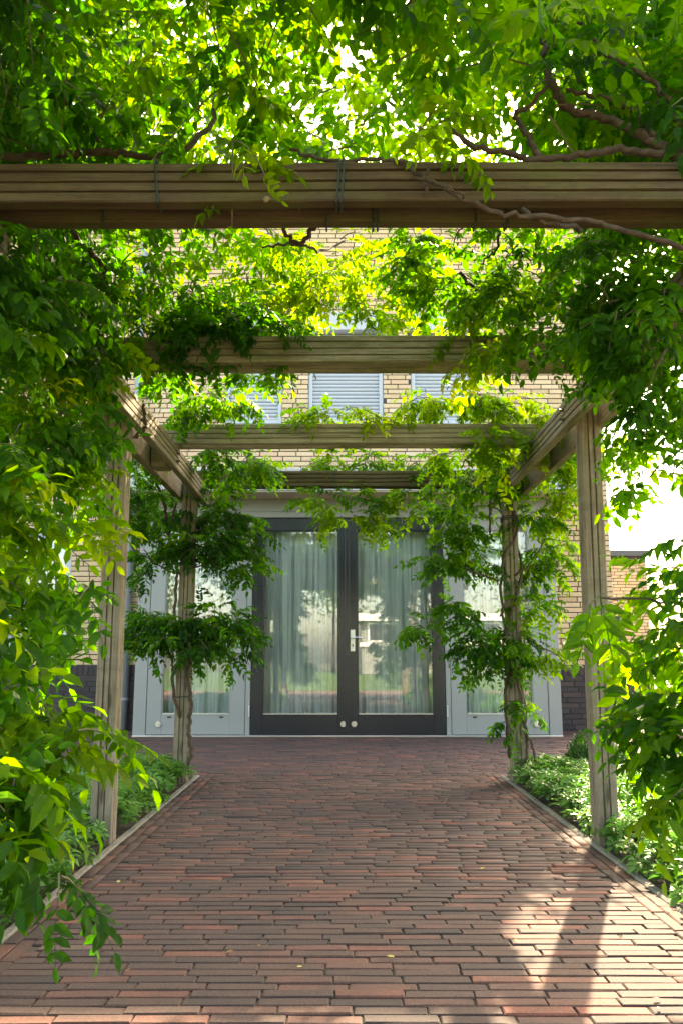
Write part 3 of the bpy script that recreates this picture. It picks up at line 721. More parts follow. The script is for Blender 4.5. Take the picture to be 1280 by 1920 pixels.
for (v, a, b, Y, n) in [(2, 420, 470, 4.3, 5), (2, 500, 440, 4.4, 5), (2, 450, 530, 4.2, 5), (2, 540, 480, 4.5, 6), (2, 600, 500, 4.5, 5), (2, 620, 560, 4.3, 5), (3, 700, 540, 4.4, 5), (3, 740, 450, 4.3, 4), (3, 690, 480, 4.6, 4), (3, 780, 540, 4.3, 5), (2, 560, 570, 4.2, 5), (3, 820, 580, 4.1, 4)]:
    cl(v, a, b, Y, .34, .3, .16, n, tint=(.42, .74), droop=.45, scale=1.1)
# right: branch hanging before the sky
for (a, b, n, rx, rz) in [(1200, 690, 5, .22, .10), (1240, 770, 4, .2, .10), (1200, 790, 2, .10, .08), (1255, 850, 2, .12, .06), (1205, 885, 1, .08, .05), (1270, 710, 4, .2, .12), (1250, 905, 2, .14, .04)]:
    cl(1, a, b, 2.7, rx, .2, rz, n, tint=(.05, .4), droop=.4, up=0)
# on and under beams two and three
for (v, a, b, Y, rx, rz, n, ti) in [
    (4, 620, 775, 5.0, .26, .10, 11, (.35, .7)), (4, 560, 782, 5.0, .14, .07, 5, (.4, .7)), (4, 700, 782, 5.0, .12, .09, 3, (.45, .8)), (5, 790, 745, 4.95, .28, .16, 11, (.3, .65)), (5, 870, 750, 4.95, .34, .20, 15, (.3, .7)), (5, 950, 760, 4.9, .3, .2, 14, (.4, .85)), (5, 1000, 790, 4.8, .18, .16, 9, (.4, .8)), (5, 930, 830, 4.85, .26, .16, 11, (.25, .65)),
    (4, 430, 735, 4.5, .2, .12, 8, (.15, .6)), (4, 375, 745, 4.7, .2, .10, 9, (.1, .5)), (4, 320, 690, 4.3, .2, .07, 7, (.1, .5)), (4, 470, 700, 3.9, .16, .12, 5, (.15, .5)), (2, 330, 660, 3.5, .14, .06, 5, (.05, .4)),
    (4, 450, 870, 5.5, .34, .12, 13, (.1, .5)), (4, 420, 845, 5.4, .22, .08, 9, (.05, .4)), (4, 490, 868, 5.9, .26, .10, 9, (.15, .55)), 
    (4, 600, 866, 6.35, .36, .05, 10, (.25, .6)), (5, 700, 866, 6.35, .34, .05, 10, (.2, .6)), (5, 790, 866, 6.3, .28, .06, 10, (.2, .6)), (5, 860, 850, 5.3, .3, .12, 10, (.25, .65)),
    (4, 600, 940, 6.2, .34, .12, 10, (.25, .6)), (5, 690, 945, 6.2, .34, .14, 12, (.2, .6)), (5, 770, 930, 6.15, .26, .12, 9, (.2, .6)), (5, 720, 985, 6.2, .16, .06, 4, (.25, .6)), (5, 640, 965, 6.25, .2, .08, 4, (.3, .6))]:
    cl(v, a, b, Y, rx, .26, rz, n, tint=ti, droop=.4, up=.02)
# far left post tiers and the mass behind the left side beam
for (a, b, Y, rx, rz, n, ti) in [(300, 960, 5.9, .34, .26, 16, (0, .35)), (400, 960, 6.0, .3, .26, 12, (0, .35)), (450, 1030, 6.0, .28, .14, 12, (0, .4)), (300, 1040, 5.9, .3, .16, 12, (0, .35)), (370, 1020, 5.8, .34, .16, 12, (0, .4)), (470, 1060, 6.0, .14, .12, 5, (.05, .4)), (480, 985, 6.1, .2, .12, 6, (.1, .5)),
                            (290, 1170, 5.85, .26, .14, 14, (0, .35)), (370, 1165, 5.8, .32, .15, 16, (0, .35)), (430, 1175, 5.9, .22, .16, 11, (0, .4)), (270, 1210, 5.85, .16, .1, 6, (0, .35)), (440, 1215, 5.9, .12, .10, 5, (0, .35)), (350, 1200, 5.7, .3, .08, 8, (0, .4)),
                            (245, 930, 5.5, .24, .3, 14, (0, .35)), (225, 850, 5.1, .18, .26, 10, (0, .4))]:
    cl(4, a, b, Y, rx, .26, rz, int(n * 1.6), tint=ti, droop=.35)
# far right post
for (a, b, Y, rx, rz, n, ti) in [(880, 900, 5.7, .30, .16, 12, (.15, .55)), (950, 890, 5.6, .26, .16, 10, (.2, .6)), (860, 970, 5.9, .26, .18, 12, (.05, .45)), (830, 1050, 5.9, .22, .18, 9, (.05, .45)), (900, 1040, 5.9, .22, .2, 9, (.05, .4)), (1010, 960, 6.0, .3, .26, 14, (.15, .6)), (1040, 1040, 6.0, .24, .22, 10, (.15, .6)), (990, 1060, 6.0, .2, .2, 7, (.1, .5)),
                            (800, 1170, 5.85, .18, .09, 5, (.0, .4)), (860, 1140, 5.85, .2, .12, 8, (.0, .4)), (900, 1200, 5.8, .26, .13, 11, (.0, .35)), (960, 1190, 5.8, .24, .16, 10, (.05, .45)), (1000, 1140, 5.9, .2, .14, 6, (.2, .6)), (930, 1240, 5.8, .2, .08, 7, (0, .35)), (1010, 1230, 5.85, .14, .1, 4, (.3, .7)), (990, 1320, 5.85, .14, .09, 4, (.1, .6)), (960, 1350, 5.8, .1, .04, 2, (.1, .5)), (1060, 920, 5.9, .14, .2, 6, (.3, .7))]:
    cl(5, a, b, Y, rx, .24, rz, int(n * 1.35), tint=ti, droop=.4)
# left foreground mass
for (a, b, Y, rx, rz, n, ti, s) in [
    (170, 750, 2.95, .2, .12, 8, (.15, .7), 1), (150, 850, 2.9, .2, .14, 8, (.1, .7), 1), (140, 930, 2.8, .16, .12, 5, (.2, .75), 1), (225, 640, 3.0, .2, .08, 8, (.2, .75), 1), (190, 1010, 2.6, .14, .1, 3, (.4, .85), 1), (240, 1240, 1.95, .08, .06, 1, (.2, .6), 1), (240, 1380, 1.9, .08, .05, 1, (.4, .8), 1), (250, 1090, 2.2, .08, .05, 1, (.1, .4), 1),
    (60, 720, 2.7, .26, .2, 12, (.35, .85), 1), (170, 690, 3.0, .28, .16, 11, (.2, .7), 1), (120, 800, 2.7, .28, .2, 12, (.15, .8), 1), (30, 850, 2.3, .2, .2, 9, (.2, .85), 1.05), (170, 860, 2.9, .2, .18, 8, (.15, .7), 1),
    (40, 960, 2.2, .2, .18, 8, (.4, .9), 1.05), (120, 980, 2.5, .2, .16, 7, (.35, .88), 1), (60, 1080, 2.3, .22, .16, 10, (.1, .6), 1), (130, 1060, 2.8, .2, .14, 8, (.1, .6), 1), (20, 1150, 2.0, .16, .16, 8, (.1, .8), 1),
    (90, 1170, 2.6, .2, .1, 6, (.05, .5), 1), (30, 1250, 1.9, .16, .14, 8, (.2, .75), 1.05), (110, 1240, 2.2, .16, .10, 5, (.1, .6), 1), (140, 1320, 2.0, .18, .10, 5, (.2, .7), 1.05), (50, 1360, 1.9, .18, .14, 8, (.1, .7), 1.05),
    (190, 1420, 1.85, .10, .06, 2, (.6, .9), 1.05), (110, 1440, 1.9, .18, .12, 7, (.15, .7), 1.05), (30, 1480, 1.75, .16, .14, 8, (.2, .85), 1.1), (120, 1540, 1.8, .16, .10, 6, (.1, .65), 1.05), (50, 1600, 1.75, .18, .12, 8, (.3, .88), 1.1), (10, 1680, 1.7, .12, .1, 5, (.2, .7), 1.05), (110, 1680, 1.6, .05, .05, 1, (.0, .3), 1.1)]:
    cl(0, a - 45 - 90 * max(0, 2.6 - Y), b if b < 1500 else b - 75, Y, rx * .85, .2, rz, max(1, int(n * (.8 if b < 1450 else .6))), tint=(ti[0] * .9, ti[1] * .87), droop=.4, scale=s * 1.1, up=.05)
cl(0, 110, 1640, 1.62, .03, .03, .03, 2, tint=(0, .25), droop=.9, per=4, up=-.2)
# right foreground mass
for (a, b, Y, rx, rz, n, ti, s) in [
    (1240, 1040, 2.3, .18, .12, 8, (.05, .45), 1), (1180, 1100, 2.4, .18, .12, 8, (.2, .75), 1), (1250, 1130, 2.2, .2, .14, 9, (.15, .6), 1), (1120, 1130, 2.5, .1, .06, 2, (.35, .7), 1), (1060, 1100, 2.3, .12, .08, 3, (.35, .65), 1), (1130, 1200, 2.6, .14, .08, 5, (.4, .85), 1),
    (1210, 1220, 2.1, .18, .14, 9, (.1, .6), 1), (1140, 1260, 2.4, .14, .06, 3, (.4, .8), 1), (1250, 1300, 2.0, .18, .14, 9, (.05, .45), 1.05), (1180, 1330, 2.1, .16, .10, 7, (.05, .45), 1.05), (1220, 1400, 1.95, .16, .1, 7, (.1, .5), 1.1), (1140, 1400, 2.1, .06, .05, 1, (.2, .5), 1.05),
    (1260, 1470, 1.9, .12, .08, 5, (.15, .6), 1.1), (1200, 1470, 1.85, .08, .04, 1, (.5, .75), 1.1), (1270, 1200, 2.0, .12, .2, 7, (0, .4), 1.05)]:
    cl(1, a + 62 + 90 * max(0, 2.6 - Y), b, Y, rx * .8, .2, rz, max(1, int(n * .65)), tint=(ti[0] * .85, ti[1] * .85), droop=.4, scale=s * 1.1, up=.05)

# realise the leaves: those that show largest become parts, the rest of each plant one mesh
for vi, vine in enumerate(vines):
    # shoots that would hang before the front beam are tied back, all but a few
    S = [s for s in leafset[vi] if len(s) > 5 or not (s[0][1] < 2.19 and .53 < (s[0][2] - EYE) / s[0][1] < .70 and rng.random() < .93)]
    pos = np.array([s[0] for s in S])
    mats = []
    for (p, d, u, s, t, *_) in S:
        x = d; y = norm(np.cross(u, x)); z = np.cross(x, y); mats.append(np.array((x * s, y * s, z * s)).T)
    leafset[vi] = [S, pos, mats]
allpos = np.concatenate([l[1] for l in leafset]); own = np.concatenate([np.full(len(l[1]), i) for i, l in enumerate(leafset)]); idx = np.concatenate([np.arange(len(l[1])) for l in leafset])
px, py, zc = project(allpos); cell = {}; count = [0] * 6; singles = [set() for _ in range(6)]
for q in np.argsort(zc):
    if zc[q] < .6 or not (-10 < px[q] < 1290 and -10 < py[q] < 1930): continue
    key = (int(px[q] // 26), int(py[q] // 26)); n = cell.get(key, 0); cell[key] = n + max(1, int(3 / zc[q]))
    if n < 3 and count[own[q]] < 296: count[own[q]] += 1; singles[own[q]].add(int(idx[q]))
nleaf = 0
for vi, vine in enumerate(vines):
    S, pos, mats = leafset[vi]; VV, FF, TT, off = [], [], [], 0; loc = np.array(vine.location); nleaf += len(S)
    for i, (p, d, u, s, t, *_) in enumerate(S):
        k = i % len(LEAVES)
        if i in singles[vi]:
            o = link('leaf', leaf_me[k], vine); M4 = np.eye(4); M4[:3, :3] = mats[i]; M4[:3, 3] = p - loc
            o.matrix_local = Matrix(M4.tolist()); o.color = (t, 0, 0, 1)
        else:
            V, F = LEAVES[k]; VV.append(V @ mats[i].T + p - loc); FF.append(F + off); TT.append(np.full(len(V), t, np.float32)); off += len(V)
    tag(tri_mesh('foliage', np.concatenate(VV), np.concatenate(FF), np.concatenate(TT), M_LEAF, vine), kind='stuff')
    o = twigset[vi].build('twigs', M_TWIG, vine); o.location = -vine.location; tag(o, kind='stuff')
print('leaves', nleaf, [len(s) for s in singles])

# woody stems and branches (points read as picture position and distance)
def stem(v, pts, r0, r1, name='branch', raw=False, jit=.004):
    P = smooth_path([p if raw else at(*p) for p in pts], 6, jit)
    o = MB().tube(P, r0, r1, 7, True, lump=.16).build(name, M_BARK, vines[v], True); o.location = -vines[v].location; return o
def helix(v, x, y, z0, z1, turns, rr, r0, r1, ph=0.0):
    P = [(x + rr * math.cos(ph + turns * 2 * math.pi * t) , y + rr * math.sin(ph + turns * 2 * math.pi * t), z0 + (z1 - z0) * t) for t in np.linspace(0, 1, int(8 + abs(turns) * 14))]
    o = MB().tube(P, r0, r1, 7, True, lump=.3).build('stem', M_BARK, vines[v], True); o.location = -vines[v].location
# first beam
stem(1, [(1300, 470, 2.16), (1170, 432, 2.14), (1080, 412, 2.12), (960, 402, 2.10), (905, 388, 2.09), (850, 362, 2.10), (800, 335, 2.11), (745, 305, 2.15), (690, 296, 2.2), (600, 300, 2.2), (545, 280, 2.25)], .0085, .0055)
stem(1, [(1090, 430, 2.2), (1010, 412, 2.12), (975, 392, 2.2), (950, 380, 2.27)], .008, .006)
stem(1, [(870, 372, 2.06), (835, 350, 2.05), (800, 340, 2.06), (770, 335, 2.06)], .004, .002)
stem(1, [(800, 318, 2.08), (790, 345, 2.06), (800, 358, 2.05), (790, 375, 2.05)], .005, .003)
stem(1, [(1300, 285, 2.17), (1230, 270, 2.17), (1180, 240, 2.17), (1110, 215, 2.17), (1065, 205, 2.17), (1035, 160, 2.17), (1020, 90, 2.17), (1010, 10, 2.17), (1005, -60, 2.17)], .015, .010)
stem(1, [(1300, 300, 2.17), (1240, 290, 2.17), (1160, 280, 2.17), (1100, 290, 2.17), (1000, 300, 2.17), (960, 290, 2.17), (880, 270, 2.17), (840, 240, 2.17)], .013, .008)
stem(1, [(1270, 300, 2.17), (1220, 250, 2.17), (1180, 200, 2.17), (1120, 180, 2.17), (1060, 170, 2.17)], .013, .006)
stem(1, [(1010, 300, 2.17), (985, 250, 2.17), (968, 215, 2.17), (1000, 190, 2.17), (1040, 150, 2.17)], .010, .005)
stem(1, [(1280, 240, 2.17), (1220, 150, 2.17), (1150, 110, 2.17), (1080, 40, 2.17)], .010, .005)
stem(0, [(-20, 292, 2.4), (90, 290, 2.4), (190, 285, 2.4), (260, 290, 2.4), (330, 290, 2.4), (390, 240, 2.5), (405, 180, 2.6)], .014, .008)
stem(0, [(60, 300, 2.5), (45, 240, 2.5), (40, 180, 2.5)], .008, .005)
stem(0, [(185, 300, 2.5), (180, 250, 2.5), (150, 190, 2.5)], .008, .005)
stem(0, [(430, 90, 2.6), (405, 40, 2.6), (395, -20, 2.6)], .008, .006)
stem(0, [(650, 380, 2.36), (612, 402, 2.37), (585, 430, 2.40), (562, 458, 2.45), (540, 440, 2.42), (515, 400, 2.37), (500, 385, 2.33)], .009, .006)
stem(0, [(562, 458, 2.45), (520, 462, 2.6), (490, 462, 2.7)], .005, .003)
stem(0, [(562, 458, 2.45), (600, 470, 2.6), (650, 450, 2.8)], .005, .003)
stem(2, [(130, 430, 2.9), (165, 470, 3.0), (195, 500, 3.1), (190, 530, 3.1), (150, 560, 3.1)], .012, .007)
stem(2, [(190, 530, 3.1), (215, 560, 3.2), (235, 590, 3.3)], .008, .004)
stem(3, [(860, 510, 3.4), (890, 545, 3.4), (940, 555, 3.4), (1000, 545, 3.4)], .008, .005)
stem(3, [(935, 440, 2.9), (928, 470, 3.0), (900, 495, 3.1)], .006, .004)
# left and right vines near the camera
helix(0, -1.11, 2.05, 0, 2.1, 1.0, .085, .022, .015); helix(1, 1.225, 2.05, 0, 2.1, -1.0, .085, .022, .015)
stem(0, [(-1.12, 2.1, 1.9), (-1.25, 2.1, 1.3), (-1.15, 1.95, .8)], .010, .006, raw=True); stem(0, [(-1.15, 2.05, 2.05), (-1.3, 2.6, 1.9), (-1.5, 2.9, 1.5)], .010, .005, raw=True)
stem(0, [(-1.1, 2.05, 1.0), (-1.0, 1.95, .85), (-.85, 1.9, .75)], .006, .003, raw=True); stem(0, [(-1.1, 2.0, .6), (-.98, 1.85, .6), (-.8, 1.8, .62)], .006, .003, raw=True)
stem(1, [(1.25, 2.1, .9), (1.1, 2.2, .95), (.95, 2.35, 1.0), (.75, 2.4, 1.02)], .005, .003, raw=True); stem(1, [(1.24, 2.05, .7), (1.0, 2.0, .66), (.85, 1.95, .62)], .005, .003, raw=True)
stem(1, [(1.26, 2.1, 2.1), (1.35, 2.5, 1.9), (1.2, 2.7, 1.6), (1.05, 2.75, 1.45)], .007, .003, raw=True)
stem(2, [(-1.13, 4.10, -.02), (-1.12, 4.10, .7), (-1.14, 4.11, 1.4), (-1.12, 4.10, 2.1)], .016, .012, 'stem', True); stem(3, [(1.26, 4.10, -.02), (1.25, 4.10, .7), (1.27, 4.11, 1.4), (1.25, 4.10, 2.1)], .015, .012, 'stem', True)
stem(2, [(270, 760, 3.9), (275, 800, 3.9), (260, 815, 3.95), (252, 820, 4.0)], .010, .008)
# far left post
stem(4, [(350, 1440, 5.9), (358, 1410, 5.88), (356, 1370, 5.87), (358, 1320, 5.86), (354, 1280, 5.85), (345, 1245, 5.83), (338, 1210, 5.8)], .017, .012, 'stem')
stem(4, [(362, 1420, 6.0), (352, 1380, 5.98), (330, 1320, 5.85), (325, 1260, 5.84), (340, 1228, 5.8), (352, 1180, 5.8)], .012, .012, 'stem')
stem(4, [(325, 1260, 5.84), (322, 1235, 5.85), (312, 1215, 5.85), (300, 1180, 5.85)], .010, .006)
stem(4, [(345, 1230, 5.85), (328, 1150, 5.86), (331, 1090, 5.86), (332, 1070, 5.86), (320, 1000, 5.86), (335, 930, 5.9)], .011, .009, 'stem')
stem(4, [(332, 1075, 5.86), (310, 1068, 5.85), (285, 1050, 5.8), (270, 1030, 5.8)], .006, .004); stem(4, [(355, 1065, 5.84), (385, 1060, 5.8), (410, 1050, 5.8)], .007, .004)
stem(4, [(290, 900, 5.6), (305, 930, 5.7), (312, 965, 5.8), (310, 990, 5.8), (320, 1010, 5.8)], .012, .010)
# far right post: several twisted stems
stem(5, [(1003, 1430, 5.8), (998, 1400, 5.82), (985, 1370, 5.84), (985, 1330, 5.86), (972, 1270, 5.86), (965, 1200, 5.85)], .010, .009, 'stem')
stem(5, [(955, 1420, 5.9), (950, 1370, 5.86), (946, 1300, 5.86), (950, 1270, 5.84), (962, 1250, 5.83)], .013, .011, 'stem')
stem(5, [(984, 1430, 5.83), (986, 1390, 5.84), (975, 1300, 5.83), (962, 1255, 5.82), (945, 1180, 5.85), (938, 1100, 5.86), (945, 1040, 5.83), (965, 1010, 5.84), (968, 970, 5.86), (945, 940, 5.86)], .011, .009, 'stem')
helix(5, 1.225, 5.93, .55, 2.05, 1.3, .075, .011, .009, 1.0)
stem(5, [(935, 1090, 5.86), (900, 1078, 5.85), (870, 1065, 5.8)], .008, .005); stem(5, [(965, 1080, 5.86), (1000, 1050, 5.9), (1020, 1010, 6.0)], .008, .005)
stem(5, [(918, 1000, 5.85), (917, 960, 5.86), (918, 930, 5.86), (925, 905, 5.9)], .009, .008); stem(5, [(940, 960, 5.85), (915, 948, 5.85), (890, 950, 5.85)], .006, .004)
stem(5, [(1080, 1275, 5.0), (1040, 1225, 5.3), (1000, 1210, 5.6), (985, 1185, 5.75)], .004, .004)

# ------------------------------------------------------------------ ties, snails, fallen leaves
def beam_tie(x, k, label, rear=False, slant=.0, n=1):
    ya, yb = cross[k][0], cross[k][0] + BT
    if rear: ya, yb = cross[k][1], cross[k][1] + BT
    e = .004; z0, z1 = ZB - e, ZB + BH + e + .006
    mb = MB()
    for q in range(n):
        xx = x + q * .014; s = slant
        loop = [(xx, ya - e, z1), (xx + s * .4, ya - e, (z0 + z1) / 2), (xx + s, ya - e, z0), (xx + s, yb + e, z0), (xx, yb + e, z1), (xx, ya - e, z1)]
        mb.tube(loop, .003, n=5)
    return tag(mb.build('garden_tie', M_TIE), label, 'tie', 'dark green garden ties')
beam_tie(-.535, 0, 'slanting dark green tie round the front beam, leftmost on that beam', slant=.012)
beam_tie(-.005, 0, 'knotted double green tie at the middle of the front beam', n=2, slant=-.01)
beam_tie(-.72, 0, 'dark green tie on the rear board of the front beam, at its left', True, .01)
beam_tie(-.045, 0, 'single green tie on the rear board left of the beam middle', True, .0)
beam_tie(.09, 0, 'pair of thin green ties on the rear board right of the middle', True, .005, 2)
beam_tie(.40, 0, 'green tie with a loose wire loop hanging under the front beam', True)
t_ = bpy.context.scene.objects[-1] if False else None
P = smooth_path([at(883, 420, 2.36), at(860, 432, 2.37), at(850, 455, 2.38), at(852, 470, 2.4)], 5); 
o = [o for o in COL.objects if o.name.startswith('garden_tie')][-1]
MB().tube(P, .0022, n=5).build('wire_loop', M_TIE, o); MB().tube(smooth_path([at(883, 420, 2.36), at(905, 425, 2.37), at(920, 437, 2.38)], 5), .0022, n=5).build('wire_loop', M_TIE, o)
beam_tie(.49, 0, 'thin green tie on the rear board beside the climbing branch', True, .004)
beam_tie(-.05, 3, 'small green tie on the farthest cross beam')
def post_tie(x, y, z, label, n=2):
    mb = MB(); h = .056
    for q in range(n):
        zz = z + q * .012; mb.tube([(x - h, y - h, zz), (x + h, y - h, zz + .006), (x + h, y + h, zz), (x - h, y + h, zz - .004), (x - h, y - h, zz)], .0035, n=5)
    tag(mb.build('garden_tie', M_TIE), label, 'tie', 'dark green garden ties')
post_tie(-1.11, 5.93, 1.50, 'green tie round the far left post under the upper leaf tier')
post_tie(-1.11, 5.93, .57, 'thin tie round stems low on the far left post', 1)
post_tie(1.225, 5.93, 1.83, 'green tie high on the far right post', 3)
post_tie(1.225, 5.93, .72, 'thin tie round stems low on the far right post', 1)
def snail(p, label, s=.011):
    P = []; 
    for k in range(40):
        t = k / 39; a = t * 4.6 * math.pi; r = s * (1 - t) ; P.append((p[0] + r * .62 * math.cos(a), p[1] - .006 - .010 * t * (s / .011), p[2] + r * .62 * math.sin(a)))
    vs = MB(); N = len(P); n = 8
    for k in range(N - 1):
        r = s * .52 * (1 - k / N) + .0006; vs.tube([P[k], P[k + 1]], r, s * .52 * (1 - (k + 1) / N) + .0006, n, k == 0)
    return tag(vs.build('snail', M_SNAIL, None, True), label, 'snail', 'snails on the front beam')
snail((at(500, 376, 2.147)[0], 2.154, at(500, 376, 2.15)[2]), 'small yellowish snail at the foot of the V branch under the front board')
snail((at(908, 401, 2.30)[0], 2.306, at(908, 401, 2.30)[2]), 'banded snail on the rear board under the climbing branch')
for (a, b, lab, sz) in [(725, 1796, 'yellow fallen leaf on the nearest bricks of the path', .03), (222, 1658, 'pale fallen leaf near the left border of the path', .026), (567, 1816, 'small green fallen leaf in a joint left of the yellow one', .018), (839, 1500, 'tiny yellow leaf on the shaded bricks farther up the path', .022), (900, 1632, 'ochre leaf lying by the right border of the path', .024)]:
    ang = (b - 960) / FPX; yy = EYE / math.tan(math.atan(ang) - PITCH); p = at(a, b, yy)
    V, F = leaflet(sz, sz * .6, .3, -.15); A = rotz(random.uniform(0, 6)); o = tri_mesh('fallen_leaf', V @ A.T, F, np.full(len(V), random.random()), M_FALLEN)
    o.location = (p[0], p[1], .006); tag(o, lab, 'leaf', 'leaves fallen on the path')

VV, FF, TT, off = [], [], [], 0
for k in range(230):
    side = rng.random()
    if side < .42: x = BR + .03 + abs(rng.normal(0, .05)) - (.10 if rng.random() < .3 else 0)
    elif side < .84: x = BL - .03 - abs(rng.normal(0, .05)) + (.10 if rng.random() < .3 else 0)
    else: x = rng.uniform(BL, BR)
    V, F = leaflet(rng.uniform(.010, .024), rng.uniform(.006, .012), .3, -.2); A = rotz(rng.uniform(0, 6)) @ rotx(rng.normal(0, .3))
    VV.append(V @ A.T + (x, rng.uniform(1.8, YE), .007)); FF.append(F + off); TT.append(np.full(len(V), rng.random())); off += len(V)
tag(tri_mesh('leaf_litter', np.concatenate(VV), np.concatenate(FF), np.concatenate(TT), M_LITTER), 'dry leaf litter scattered along the kerbs', kind='stuff')
# ------------------------------------------------------------------ ground cover and box shrubs
def rosette(seed):
    r = random.Random(seed); VV, FF, off = [], [], 0
    for ring, (n, L, tilt) in enumerate(((6, .055, 18), (5, .042, 38))):
        for k in range(n):
            l = L * r.uniform(.8, 1.15); w = l * .48
            V = np.array([(.006, 0, 0), (l * .6, w * .5, .004), (l * .62, 0, -.002), (l * .6, -w * .5, .004), (l * .95, w * .22, -.004), (l, 0, -.008), (l * .95, -w * .22, -.004)]); F = np.array([(0, 2, 1), (0, 3, 2), (1, 2, 5), (1, 5, 4), (2, 3, 6), (2, 6, 5)])
            A = rotz(2 * math.pi * (k + r.uniform(-.25, .25)) / n + ring) @ roty(-R(tilt + r.uniform(-14, 10)) + R(18)); VV.append(V @ A.T + (0, 0, .012 * ring)); FF.append(F + off); off += len(V)
    return np.concatenate(VV), np.concatenate(FF)
ROS = [rosette(s) for s in range(5)]
def cover(label, x0, x1, y0, y1, edge, dens):
    VV, FF, TT, off = [], [], [], 0
    n = int((x1 - x0) * (y1 - y0) * dens)
    for k in range(n):
        x, y = rng.uniform(x0, x1), rng.uniform(y0, y1)
        d = min(abs(x - edge) + .02 * math.sin(y * 9) + rng.normal(0, .015), YE - .04 - y)
        if d < .008: continue
        h = .045 + .09 * min(1, d / .09) * (.75 + .25 * math.sin(x * 7 + y * 5)) + rng.normal(0, .014)
        h *= rng.uniform(.55, 1.0) if rng.random() < .4 else 1
        V, F = ROS[k % 5]; s = rng.uniform(.7, 1.15); A = rotz(rng.uniform(0, 6.28)) @ rotx(rng.normal(0, .3)) @ roty(rng.normal(0, .3)) * s
        VV.append(V @ A.T + (x, y, max(.015, h))); FF.append(F + off); off += len(V); TT.append(np.full(len(V), min(1, max(0, rng.normal(.45, .22)))))
    return tag(tri_mesh('ground_cover', np.concatenate(VV), np.concatenate(FF), np.concatenate(TT), M_COVER), label, kind='stuff')
cover('low leafy ground cover in the left bed', -2.7, BL - .025, 1.5, YE - .05, BL - .025, 520)
cover('low leafy ground cover in the right bed', BR + .025, 3.3, 1.5, YE - .05, BR + .025, 520)
def box_ball(x, y, r, label, n=2600, sq=1.0):
    b = empty('box_shrub', (x, y, 0)); tag(b, label, 'shrub', 'clipped box shrubs')
    d = rng.normal(0, 1, (n, 3)); d /= np.linalg.norm(d, axis=1)[:, None]; d[:, 2] = np.abs(d[:, 2]) * 1.0 - .55 * (rng.random(n) < .45) * np.abs(d[:, 2])
    rad = r * (1 - .22 * rng.random(n) ** 2) * (1 + .03 * np.sin(d[:, 0] * 9) * np.cos(d[:, 1] * 8))
    C_ = d * rad[:, None]; C_[:, 2] = C_[:, 2] * sq + r * .62 * sq
    VV, FF, off = [], [], 0; T = []
    for k in range(n):
        V, F = leaflet(.022, .015, .2, .2); u = norm(d[k] + rng.normal(0, .5, 3)); t = norm(np.cross(u, rng.normal(0, 1, 3))); w = np.cross(u, t)
        VV.append(V @ np.array((t, w, u)) + C_[k]); FF.append(F + off); off += len(V); T.append(np.full(len(V), rng.random()))
    tag(tri_mesh('foliage', np.concatenate(VV), np.concatenate(FF), np.concatenate(T), M_BOX, b), kind='stuff')
    mb = MB(); mb.tube([(0, 0, -.02), (0, 0, r * .6)], .02, .015, 7); mb.build('stem', M_BARK, b)
box_ball(1.80, 6.0, .215, 'dark clipped box ball at the far end of the right bed')
box_ball(2.05, 4.75, .26, 'clipped box shrub behind the second right post', 3200)
box_ball(2.0, 3.75, .22, 'clipped box shrub in the right bed nearest the camera', 2400)

# ------------------------------------------------------------------ trees, hedge and house across the garden (mirrored in the glass)
def leafy(name, x, y, h, r, label, cat, n, trunk=True, tint=(0, 1), size=.13, group=None, base=None, sx=1.0):
    b = empty(name, (x, y, 0)); tag(b, label, cat, group)
    cs = rng.normal(0, 1, (14, 3)); cs /= np.linalg.norm(cs, axis=1)[:, None]; cs *= (r * .62 * rng.random(14) ** .4)[:, None]
    z0 = base if base is not None else h - r
    V0, F0 = leaflet(size, size * .6, .2, .3); VV, FF, T = [], [], []
    for k in range(n):
        c = cs[k % 14]; p = c + rng.normal(0, r * .24, 3); p[0] *= sx; p[2] = max(-z0 + .1, p[2])
        A = np.array((norm(rng.normal(0, 1, 3)),) * 1)[0]; t = norm(np.cross(A, rng.normal(0, 1, 3))); w = np.cross(A, t)
        VV.append(V0 @ np.array((t, w, A)) + p + (0, 0, z0)); FF.append(F0 + 8 * k); T.append(np.full(8, rng.uniform(*tint)))
    tag(tri_mesh('crown', np.concatenate(VV), np.concatenate(FF), np.concatenate(T), M_TREE, b), kind='stuff')
    if trunk: MB().tube(smooth_path([(0, 0, -.05), (.05, .03, h * .3), (-.04, 0, h * .7)], 4), .12, .05, 8).build('trunk', M_BARK, b, True)
for x, y, h, r, lab in [(-11, -26, 7.6, 3.0, 'broad garden tree at the far left across the lawn'), (-5.5, -28, 8.4, 3.2, 'garden tree across the lawn, mirrored in the left black door'), (-.5, -30, 8.0, 3.0, 'garden tree behind the low white eaved house, left of its middle'),
                        (4.6, -29, 9.0, 3.3, 'tallest garden tree behind the low white eaved house'), (10.5, -27, 7.8, 3.0, 'garden tree at the far right across the lawn')]:
    leafy('garden_tree', x, y, h, r, lab, 'tree', 2600, group='trees across the lawn', size=.2)
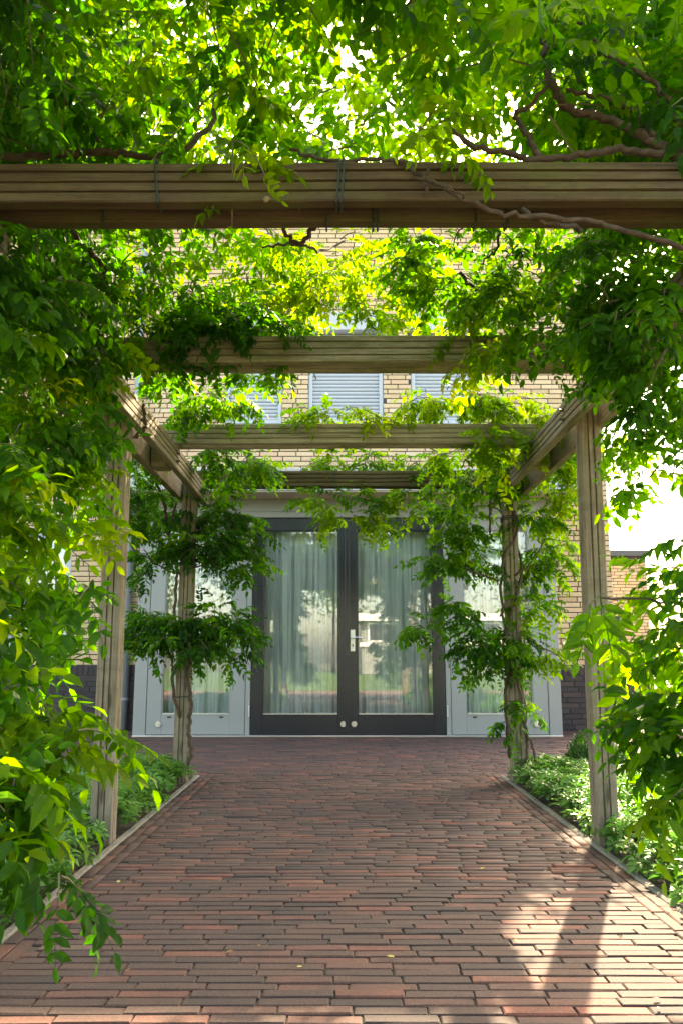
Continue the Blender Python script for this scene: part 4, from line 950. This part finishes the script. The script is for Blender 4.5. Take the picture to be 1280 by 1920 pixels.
for k, (x, y, r, h) in enumerate([(-4.4, -6.0, .75, 1.0), (-1.9, -9.5, .9, 1.3), (1.6, -5.2, .6, .85), (3.6, -8.5, 1.0, 1.5), (5.6, -4.8, .8, 1.2), (-7, -9, 1.0, 1.5)]):
    leafy('garden_shrub', x, y, h, r, ['rounded shrub at the left of the lawn', 'yellowish shrub in the middle of the lawn', 'low shrub beside the sunlit paving', 'tall shrub at the right of the lawn', 'shrub at the right edge of the paving', 'tall shrub at the far left of the lawn'][k] + ', mirrored in the glass', 'shrub', 900, False, (.3, 1), .08, 'shrubs on the lawn', h * .4)
leafy('garden_shrub', 4.05, 9.7, 1.15, .62, 'dark shrub just beyond the right corner of the house', 'shrub', 1600, False, (0, .7), .06, 'shrubs beside the house corner', .45)
leafy('garden_shrub', 5.1, 10.6, 1.25, .7, 'leafy shrub before the low garage at the right edge', 'shrub', 1600, False, (0, .7), .06, 'shrubs beside the house corner', .5)
gh = empty('garden_house', (4, -23.5, 0)); tag(gh, 'low house with white eaves and sill band across the lawn, mirrored in the door glass', 'house')
rel(MB().box(1.0, 8.5, -27, -23.5, 0, 2.6).build('wall', M_GREY, gh), gh); rel(MB().box(.6, 8.9, -27.4, -23.0, 2.6, 2.95).build('eaves', M_WHITE, gh), gh)
rel(MB().box(.9, 8.6, -23.495, -23.40, 1.36, 1.56).build('sill_band', M_WHITE, gh), gh)
for x in (1.3, 3.7, 6.1): rel(MB().box(x, x + 1.9, -23.49, -23.44, 1.58, 2.52, .01).build('window', M_WHITE, gh), gh); rel(MB().box(x + .1, x + 1.8, -23.44, -23.43, 1.66, 2.44).build('glass_pane', M_BLACK, gh), gh)

for nm, lab, cat in (('ground', 'rough open ground around the house and garden', 'ground'), ('pavement', 'sunlit red paving before the lawn, mirrored low in the door glass', 'pavement'), ('lawn', 'green lawn mirrored in the door glass', 'lawn'),
                     ('soil_bed', 'dark soil bed under the ground cover left of the path', 'bed'), ('soil_bed.001', 'dark soil bed under the ground cover right of the path', 'bed'), ('floor', 'indoor floor behind the glazed doors', 'floor'),
                     ('brick_path', None, 'path'), ('kerb', None, 'kerb'), ('kerb.001', None, 'kerb'), ('ground_cover', None, 'ground cover'), ('ground_cover.001', None, 'ground cover'), ('leaf_litter', None, 'leaf litter')):
    o = bpy.data.objects.get(nm)
    if o: tag(o, lab, cat)
